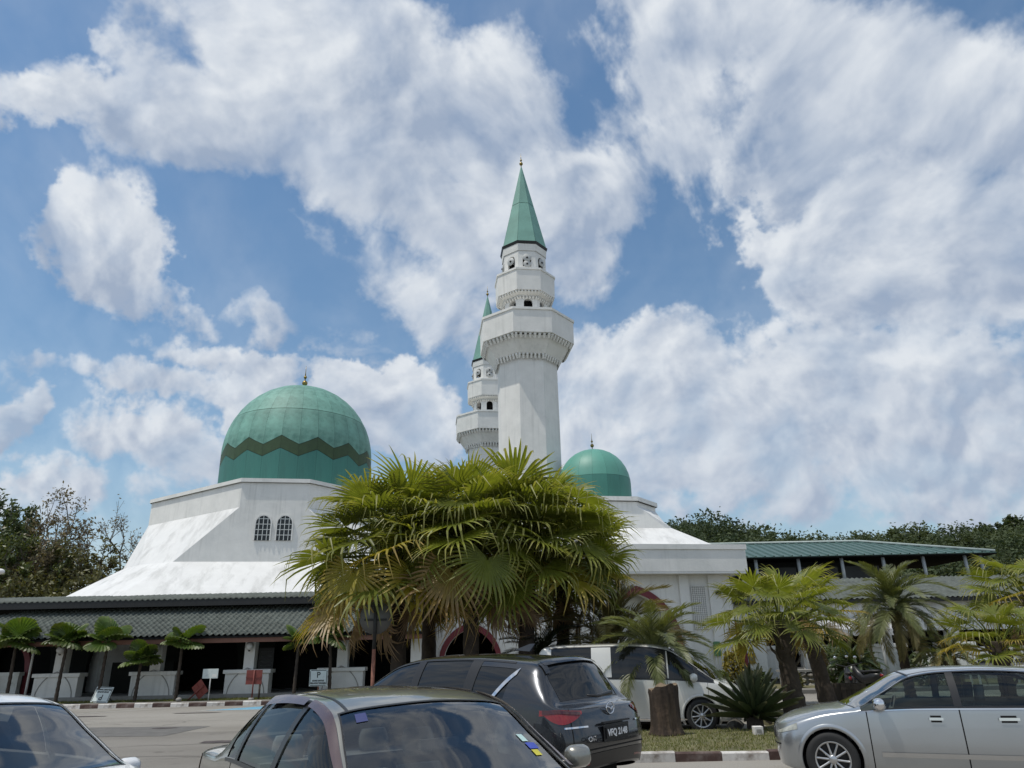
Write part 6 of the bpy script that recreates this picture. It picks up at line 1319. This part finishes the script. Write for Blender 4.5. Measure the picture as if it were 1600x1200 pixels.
    bx(.4, 4.2, -.7, .7, .2, .42).build('floor_pan', M['under'], r); bx(.5, 3.4, -.55, .55, .42, 1.0).build('cabin_lining', M['under'], r)
    # rear wiper, fin aerial, plate, badges
    MB().tube([(.062, -.04, 1.20), (.075, .25, 1.175), (.09, .42, 1.19)], [.03, .022, .012], 8).build('rear_wiper', M['trim'], r)
    f = MB(); f.add([(1.12, .022, 1.70), (1.36, .022, 1.72), (1.36, -.022, 1.72), (1.12, -.022, 1.70), (1.05, 0, 1.80), (1.12, 0, 1.80)], [(0, 1, 5, 4), (3, 4, 5, 2), (0, 4, 3), (1, 2, 5)], False); f.build('fin_aerial', pm, r)
    def on_rear(o, y, z, x): o.rotation_euler = (math.radians(90), 0, math.radians(-90)); o.location = (x, y, z)
    pl = bx(-.022, -.008, -.245, .245, .70, .82).build('number_plate', mat('plate_black', (.012, .012, .012), .4), r); t = text_mesh('VFQ 2148', .105, mat('plate_white', (.75, .75, .75), .5), pl, 'plate_lettering', .002, .003); on_rear(t, 0, .76, -.024)
    MB().box(-.010, -.004, -.28, .28, .665, .855).build('plate_recess', M['trim'], r); MB().box(-.02, .01, -.30, .30, .87, .89).build('handle_strip', M['trim'], r)
    b = MB(); pts = [(.055, .085 * math.cos(a), 1.025 + .068 * math.sin(a)) for a in [2 * math.pi * k / 24 for k in range(25)]]; b.tube(pts, .008, 6, cap=False); b.tube([(.052, .075, 1.045), (.05, .03, 1.03), (.05, 0, 1.005), (.05, -.03, 1.03), (.052, -.075, 1.045)], [.005, .009, .012, .009, .005], 6); b.build('badge', M['chrome'], r)
    t = text_mesh('CX-5', .075, M['chrome'], r, 'model_lettering', .003, .002); on_rear(t, .56, .73, -.03)
    return r

VAN = [
 (0.0, 0, .35, 0, .75, 0, 1.08, 0, 1.10, .03, 1.10, .03, .03, .02), (.02, .5, .34, .54, .75, .52, 1.08, .45, 1.11, .03, 1.115, .03, .03, .02), (.10, .80, .30, .86, .72, .84, 1.09, .72, 1.15, .02, 1.18, .02, .02, .01), (.22, .87, .27, .92, .70, .905, 1.095, .735, 1.55, .0, 1.60, .0, 0, 0),
 (.40, .88, .26, .925, .70, .91, 1.095, .735, 1.80, 0, 1.855, .0, 0, 0), (1.0, .88, .24, .925, .70, .915, 1.09, .735, 1.84, 0, 1.89, 0, 0, 0), (1.9, .88, .23, .925, .70, .915, 1.075, .735, 1.845, 0, 1.895, 0, 0, 0), (2.7, .88, .23, .925, .70, .915, 1.06, .735, 1.825, 0, 1.88, 0, 0, 0),
 (3.25, .88, .23, .925, .70, .91, 1.045, .72, 1.74, 0, 1.81, .08, 0, 0), (3.62, .88, .23, .92, .70, .905, 1.03, .73, 1.535, 0, 1.60, .14, 0, 0), (4.0, .87, .23, .915, .69, .895, 1.01, .76, 1.27, 0, 1.33, .18, 0, 0), (4.30, .86, .23, .905, .68, .88, .99, .77, 1.06, 0, 1.10, .14, 0, 0),
 (4.58, .84, .23, .89, .64, .84, .90, .66, .97, 0, 1.0, .10, 0, 0), (4.78, .66, .24, .74, .58, .68, .82, .48, .87, .0, .885, .06, -.02, 0), (4.88, .32, .25, .38, .56, .34, .78, .22, .80, 0, .80, .02, -.03, -.02), (4.90, 0, .25, 0, .56, 0, .78, 0, .785, -.01, .785, -.01, -.03, -.02)]
def van():
    al = math.radians(11); hd = Vector((math.cos(al), -math.sin(al))); rt = Vector((-math.sin(al), -math.cos(al)))   # right-hand side faces the camera
    fw = Vector((4.05, 17.3)); o = fw - hd * 3.92 - rt * .92
    r = thing('van_car', 'pearl white people carrier parked behind the tree stump', 'van', (o.x, o.y, 0), -al); sh = Shell(VAN); pm = paint('pearl_white', (.66, .655, .62), .05, .3)
    wr = .34; W = [(3.92, wr, wr + .06), (.95, wr, wr + .06)]
    side = [('front_door_glass', 8.05, 9.55, 3.12, 3.86), ('front_quarter_glass', 9.75, 10.85, 3.12, 3.80), ('sliding_door_glass', 6.1, 7.9, 3.12, 3.86), ('rear_quarter_glass', 4.4, 5.6, 3.12, 3.86)]; wins = [('windscreen', 8.25, 10.9, 4.07, 6.0), ('rear_window', 2.2, 3.9, 4.1, 6.0)]
    sh.body(r, pm, [w[1:] for w in wins + side], W)
    for (nm, a, c, d, e) in wins: sh.patch(r, nm, M['glass_side'] if nm == 'windscreen' else M['glass_black'], a - .02, c + .02, d - .01, e, -.003, 0, 22, 14); sh.frame(r, nm + '_seal', M['trim'], a, c, d, e, .05, .05, .003)
    for sg in (1, -1):
        for (nm, a, c, d, e) in side: sh.patch(r, nm, M['glass_black'], a - .01, c + .01, d - .01, e + .01, -.005, sg, 14, 8)
        for (a, c) in ((9.53, 9.77), (7.88, 7.98)): sh.patch(r, 'pillar_trim', M['trim'], a, c, 3.10, 3.87, .003, sg, 3, 8)
        sh.patch(r, 'window_trim', M['trim'], 4.3, 10.9, 3.06, 3.125, .004, sg, 40, 2); sh.patch(r, 'window_trim', M['trim'], 4.3, 10.8, 3.855, 3.91, .004, sg, 40, 2)
        for s_ in (5.85, 7.95, 10.35): sh.patch(r, 'door_gap', M['gap'], s_ - .012, s_ + .012, 1.2, 3.06, .0015, sg, 1, 14)
        for s_ in (7.60, 8.08): sh.patch(r, 'door_handle', M['chrome'], s_, s_ + .26, 2.66, 2.74, .03, sg, 8, 3); sh.patch(r, 'handle_cup', M['gap'], s_ + .03, s_ + .23, 2.58, 2.82, .002, sg, 4, 3)
        sh.patch(r, 'sill_strip', M['chrome'], 4.6, 10.3, 1.16, 1.24, .008, sg, 40, 1)
        hl = sh.patch(r, 'headlight', M['lamp_clear'], 11.55, 13.6, lambda u: 2.60 + .10 * (1 - u), lambda u: 2.98 - .03 * u, .008, sg, 18, 5); sh.patch(hl, 'projector', M['lamp_dark'], 12.2, 13.3, 2.68, 2.9, .012, sg, 10, 4)
        lo = sh.patch(r, 'lower_lamp', M['chrome'], 12.2, 13.6, lambda u: 2.05 + .12 * (1 - u), lambda u: 2.34, .008, sg, 14, 4); sh.patch(lo, 'lens', M['lamp_clear'], 12.5, 13.4, 2.14, 2.28, .012, sg, 10, 3)
        sh.patch(r, 'fog_recess', M['trim'], 12.75, 13.35, 1.25, 1.75, .004, sg, 6, 4); mirror(r, sh, 3.80, 1.13, pm, .90, sg, (.11, .12, .09))
    sh.patch(r, 'grille', M['trim'], 13.55, 14.98, 1.8, 2.85, .006, 0, 12, 6)
    for k in range(4): sh.patch(r, 'grille_bar', M['chrome'], 13.6, 14.98, 1.9 + .24 * k, 1.98 + .24 * k, .014, 0, 12, 1)
    for (wx, wz, w_) in W: sh.arch_lip(r, pm, wx, wz, w_)
    for x in (3.92, .95):
        for sg in (1, -1): wheel(r, x, sg * .815, wr, .22, sg, M['alloy'], 10, .69)
    bx(.3, 4.5, -.7, .7, .16, .40).build('floor_pan', M['under'], r); bx(3.75, 4.35, -.75, .75, .6, 1.02, tx=.05).build('dashboard', M['dash'], r); seats(r, (3.0, 2.0), .4, M['seat'], .62, .62)
    pl = bx(4.93, 4.945, -.25, .25, .50, .61).build('number_plate', mat('plate_pale', (.55, .55, .55), .4), r)
    return r
cars(); suv(); van()
# ================================================================== signs and small things
M['sign_white'] = mat('sign_white', (.60, .66, .64), .45, var=.05, dirt=(.35, .37, .36), dscale=8, damt=.4)
M['sign_black'] = mat('sign_black', (.02, .022, .022), .5)
M['sign_red'] = mat('sign_red_back', (.20, .045, .035), .6, var=.2, scale=6, dirt=(.10, .03, .025), dscale=5, damt=.6)
M['post_grey'] = mat('post_galvanised', (.30, .30, .29), .5, metal=.4, var=.15)
M['post_rust'] = mat('post_rust', (.22, .09, .06), .7, var=.3, scale=12)
def parking_face(root, w=.72, h=.62):
    f = bx(-w / 2, w / 2, -.012, .012, -h / 2, h / 2).build('face', M['sign_white'], root, bevel=.004)
    for (a, b, c, d) in ((-w / 2 + .05, w / 2 - .05, h / 2 - .045, h / 2 - .02), (-w / 2 + .05, w / 2 - .05, -h / 2 + .02, -h / 2 + .045)): bx(a, b, -.0145, -.0122, c, d).build('border', M['sign_black'], f)
    for (a, b) in ((-w / 2 + .02, -w / 2 + .045), (w / 2 - .045, w / 2 - .02)): bx(a, b, -.0145, -.0122, -h / 2 + .06, h / 2 - .06).build('border', M['sign_black'], f)
    for (txt, s, z) in (('P', .30, .10), ('KHAS UNTUK', .075, -.11), ('PELAWAT SAHAJA', .075, -.20)):
        t = text_mesh(txt, s, M['sign_black'], f, 'lettering', .001, .006); t.rotation_euler = (math.pi / 2, 0, 0); t.location = (0, -.0140, z)
    return f
def signs():
    Y = 30.85; p = at(498, 1059, Y)
    r = thing('parking_sign', 'upright white parking sign with a black P on a short post by the kerb', 'sign', (p.x, Y, .12), 0); e = bpy.data.objects.new('panel', None); COL.objects.link(e); e.parent = r; e.location = (0, -.04, p.z - .12)
    f = parking_face(r); f.location = (0, -.04, p.z - .12); bpy.data.objects.remove(e); MB().tube([(0, .02, -.1), (0, .02, p.z - .12 + .25)], .03, 8).build('post', M['post_rust'], r)
    p = at(160, 1084, Y); r = thing('parking_sign', 'white parking sign lying upside down, leaning on the ground by the kerb', 'sign', (p.x, Y, .12), math.radians(-4)); f = parking_face(r); f.rotation_euler = (math.radians(-22), math.radians(184), 0); f.rotation_mode = 'XYZ'
    f.matrix_local = Matrix.Translation((0, 0, .30)) @ Matrix.Rotation(math.radians(-24), 4, 'X') @ Matrix.Rotation(math.radians(183), 4, 'Y'); MB().tube([(.05, .12, .45), (.12, .5, .03)], .025, 6).build('post', M['post_grey'], r)
    p = at(329.5, 1052.5, Y); r = thing('notice_sign', 'blank white notice board on a thin white post by the kerb', 'sign', (p.x, Y, .12), 0); h = p.z - .12
    bx(-.31, .31, -.05, -.03, h - .18, h + .18).build('board', M['sign_white'], r, bevel=.004); bx(.08, .26, -.053, -.0505, h - .13, h - .02).build('paper', mat('pale_paper', (.70, .70, .66), .8), r); MB().tube([(.02, 0, -.1), (-.0, 0, h + .1)], .025, 8).build('post', M['white'], r)
    p = at(397, 1058, Y); r = thing('red_board', 'square red board seen from the back on a red post', 'sign', (p.x, Y, .12), 0); h = p.z - .12
    b = bx(-.32, .32, .0, .02, h - .27, h + .27).build('board', M['sign_red'], r); bx(-.32, .32, -.02, -.001, h - .02, h + .02).build('brace', M['sign_red'], b); MB().tube([(-.0, -.03, -.08), (0, -.03, h + .27)], .028, 8).build('post', M['sign_red'], r)
    MB().lathe([(.14, -.02), (.10, .08)], 8, (-.02, -.03)).build('foot', M['concrete'], r); MB().tube([(.25, .05, -.08), (.25, .05, h - .25)], .04, 8).build('stake', M['bark_dark'], r)
    p = at(313, 1077, Y); r = thing('red_board', 'fallen red board tilted on its corner with a concrete lump on its post', 'sign', (p.x, Y - .05, .12), 0); R_ = Matrix.Translation((0, 0, p.z - .12)) @ Matrix.Rotation(math.radians(52), 4, 'Y') @ Matrix.Rotation(math.radians(20), 4, 'X')
    o = bx(-.28, .28, 0, .02, -.28, .28).build('board', M['sign_red'], r); o.matrix_local = R_; c = bx(-.28, .28, -.02, -.001, -.02, .02).build('brace', M['sign_red'], o)
    o = MB().tube([(0, -.03, .26), (0, -.03, -.85)], .028, 8).build('post', M['sign_red'], r); o.matrix_local = R_; o = MB(); o.ball((-.66, -.3, .08), .12, 8, 6, .7); o.build('foot', M['concrete'], r)
    # round sign seen from behind
    Y = 18.0; p = at(587, 965, Y); r = thing('round_sign', 'round grey sign seen from behind on a dark pole left of the palm trunks', 'sign', (p.x, Y, 0), math.radians(4)); R0 = .385
    MB().tube([(0, .02, p.z), (0, .032, p.z)], [R0, R0], 36).build('disc', mat('sign_back_grey', (.13, .13, .125), .5, metal=.3, var=.1), r)
    for dz in (-.05, .28): bx(-.27 if dz < 0 else -.14, .27 if dz < 0 else .14, -.012, .015, p.z + dz - .025, p.z + dz + .025).build('cross_bar', M['dark_metal'], r)
    zc = at(587, 1014, Y).z; MB().tube([(0, -.04, zc), (0, -.04, p.z + .34)], .045, 10).build('pole', M['dark_metal'], r); MB().tube([(-.0, -.04, -.1), (0, -.04, zc - .003)], .045, 10).build('lower_pole', M['post_rust'], r)
    Y = 24.; p = at(669, 1012, Y); r = thing('dome_topped_post', 'dark round-topped post in front of the white entrance wall', 'post', (p.x, Y, 0)); h = at(669, 1009.5, Y).z
    m = MB(); rr = .165; m.lathe([(rr, 0), (rr, h - rr)] + [(rr * math.cos(a), h - rr + rr * math.sin(a)) for a in [math.pi / 2 * k / 8 for k in range(1, 9)]], 24); m.build('post_body', M['black'], r); MB().lathe([(rr + .012, h - .34), (rr + .012, h - .28)], 24).build('band', M['dark_metal'], r)
    # street lamp head at the left edge
    Y = 26.; p = at(-1, 893, Y); r = thing('street_lamp', 'white street lamp head poking in at the left edge', 'lamp', (p.x - 2.2, Y, 0)); m = MB(); m.ball((2.2, 0, p.z), .17, 14, 8, .6); m.build('lamp_head', M['white'], r); MB().tube([(2.1, 0, p.z + .03), (.8, 0, p.z + .1), (0, 0, p.z - .3), (0, 0, -.1)], [.04, .045, .06, .07], 10).build('pole', M['post_grey'], r)
signs()
def motorcycle(label, loc, rz, s=1.0):
    r = thing('motorcycle', label, 'motorcycle', loc, rz, 'motorcycles parked before the arcade'); dk = M['trim']
    for x in (-.62, .62):
        w = MB(); pts = [(x + .25 * math.cos(a), 0, .29 + .25 * math.sin(a)) for a in [2 * math.pi * k / 24 for k in range(25)]]; w.tube(pts, .045, 8, cap=False); wo = w.build('wheel', M['tyre'], r)
        for k in range(5): a = 2 * math.pi * k / 5; MB().tube([(x, 0, .29), (x + .23 * math.cos(a), 0, .29 + .23 * math.sin(a))], [.03, .014], 5).build('spoke', M['alloy_dark'], wo)
    b = MB(); rings = []
    for x, w, z0, z1 in ((-.75, .05, .55, .72), (-.4, .13, .42, .78), (0, .14, .35, .66), (.25, .12, .40, .82), (.42, .10, .55, .98), (.55, .04, .65, 1.0)):
        rings.append([(x, w * math.cos(a) * 1.1, (z0 + z1) / 2 + (z1 - z0) / 2 * math.sin(a)) for a in [2 * math.pi * k / 12 for k in range(12)]])
    b.loft(rings, True, True, True); b.build('body', dk, r)
    b = MB(); b.loft([[(x, w * math.cos(a), z + .05 * math.sin(a)) for a in [2 * math.pi * k / 12 for k in range(12)]] for x, w, z in ((-.72, .06, .80), (-.4, .13, .80), (0, .12, .76), (.15, .05, .78))], True, True, True); b.build('seat', M['black'], r)
    MB().tube([(.40, .35, 1.08), (.44, .18, 1.02), (.46, 0, .98), (.44, -.18, 1.02), (.40, -.35, 1.08)], .018, 6).build('handlebar', M['dark_metal'], r); MB().tube([(.46, 0, .98), (.62, 0, .3)], .035, 8).build('fork', M['dark_metal'], r)
    for sg in (1, -1):
        m = MB(); m.tube([(.42, sg * .25, 1.05), (.42, sg * .32, 1.26)], .008, 5); o = m.build('mirror_stem', M['dark_metal'], r); m = MB(); m.ball((.42, sg * .33, 1.30), .06, 10, 6, .8); m.build('mirror', M['chrome'], o)
    m = MB(); m.ball((.56, 0, .88), .085, 12, 7); m.build('headlamp', M['lamp_clear'], r); MB().tube([(-.1, -.14, .3), (-.6, -.17, .36), (-.85, -.17, .42)], [.03, .045, .05], 8).build('exhaust', M['dark_metal'], r); MB().tube([(-.76, 0, .66), (-.86, 0, .64)], [.06, .05], 10).build('tail_lamp', M['lamp_red'], r)
    MB().tube([(0, .1, .3), (.05, .28, .0)], .015, 6).build('side_stand', M['dark_metal'], r)
    return r
motorcycle('dark motorcycle parked behind the leaning palm trunk', (at(1330, 1080, 27).x, 27, 0), math.radians(70))
motorcycle('dark motorcycle farther right, its round mirror catching the light', (at(1358, 1080, 28.5).x, 28.6, 0), math.radians(110))
def crate():
    Y = 24.2; x = at(1326, 1085, Y).x; r = thing('wooden_crate', 'dark weathered wooden crate beside the leaning palm trunk', 'crate', (x, Y, 0), math.radians(8)); m = mat('crate_wood', (.055, .042, .030), .9, var=.4, scale=4, stretch=(1, 1, .2), bump=.5)
    for k in range(5):
        bx(-.42 + .168 * k, -.42 + .168 * k + .155, -.35, -.32, .03, .60).build('plank', m, r); bx(-.42 + .168 * k, -.42 + .168 * k + .155, .32, .35, .03, .60).build('plank', m, r)
    for sg in (1, -1): bx(sg * .42 - .015, sg * .42 + .015, -.317, .317, .03, .60).build('end_board', m, r)
    bx(-.43, .43, -.375, -.352, .44, .52).build('batten', m, r); bx(-.40, .40, -.315, .315, .30, .55).build('fill', M['soil'], r)
crate()
def bench(px, py, label):
    Y = 31.5; p = at(px, py, Y); r = thing('slatted_bench', label, 'bench', (p.x, Y, 0), math.radians(6), 'white slatted benches under the arcade'); m = mat('bench_white', (.58, .59, .58), .6, var=.08)
    for k in range(3): bx(-.75, .75, .0, .035, p.z + .22 - k * .2, p.z + .34 - k * .2).build('back_slat', m, r)
    for k in range(3): bx(-.75, .75, -.45 + k * .15, -.33 + k * .15, p.z - .45, p.z - .41).build('seat_slat', m, r)
    for sg in (1, -1):
        bx(sg * .62 - .03, sg * .62 + .03, .036, .09, 0, p.z + .36).build('leg', m, r); bx(sg * .62 - .03, sg * .62 + .03, -.45, -.39, 0, p.z - .452).build('leg', m, r)
bench(1533, 1024, 'white slatted bench above the middle of the silver roof'); bench(1606, 1022, 'white slatted bench cut by the right edge of the frame')
def shrubs():
    nr = np.random.default_rng(3)
    for px, Y, h, w, key, lab in ((1152, 33.0, 1.7, .45, 'croton', 'yellow-leaved shrub beside the maroon arch edge right of the van'), (1120, 32.6, .75, .7, 'mid', 'low leafy shrub at the pavilion foot behind the van'), (1240, 31.5, .7, .4, 'olive', 'small weedy shrub against the rubble wall'), (1180, 30.5, .8, .6, 'dark', 'dark low shrub behind the agave'), (1460, 30.5, 1.5, .9, 'dark', 'dark rounded shrub by the stair wall'), (1310, 31.0, 1.9, .8, 'dark', 'tall dark shrub under the striped awning'), (1350, 31.2, 1.5, .8, 'mid', 'leafy green shrub under the striped awning')):
        x = at(px, 1060, Y).x; r = thing('shrub', lab, 'shrub', (x, Y, .0), 0, 'shrubs at the foot of the buildings'); n = 900
        d = nr.normal(size=(n, 3)); d /= np.linalg.norm(d, axis=1)[:, None]; P = d * nr.uniform(.45, 1.0, n)[:, None] ** .5 * np.array((w, w, h / 2)) * (1 + .2 * np.sin(d[:, :1] * 6)) + np.array((0, 0, h / 2))
        V, F = leaf_cards(P, .13, nr, 1.9); mesh_obj('foliage', with_tip(np_mesh('foliage', V, F, LEAF.get(key) or LEAF['mid']), np.repeat(nr.uniform(0, 1, n), 4)), r)
        m = MB()
        for k in range(6): a = k * 1.05; m.tube([(0, 0, -.05), (w * .3 * math.cos(a), w * .3 * math.sin(a), h * .4), (w * .6 * math.cos(a), w * .6 * math.sin(a), h * .75)], [.02, .014, .006], 5)
        m.build('stems', M['bark'], r)
LEAF['croton'] = leaf_mat('croton_leaf', (.20, .17, .03), (.30, .24, .05), .3, .3, .1)
shrubs()
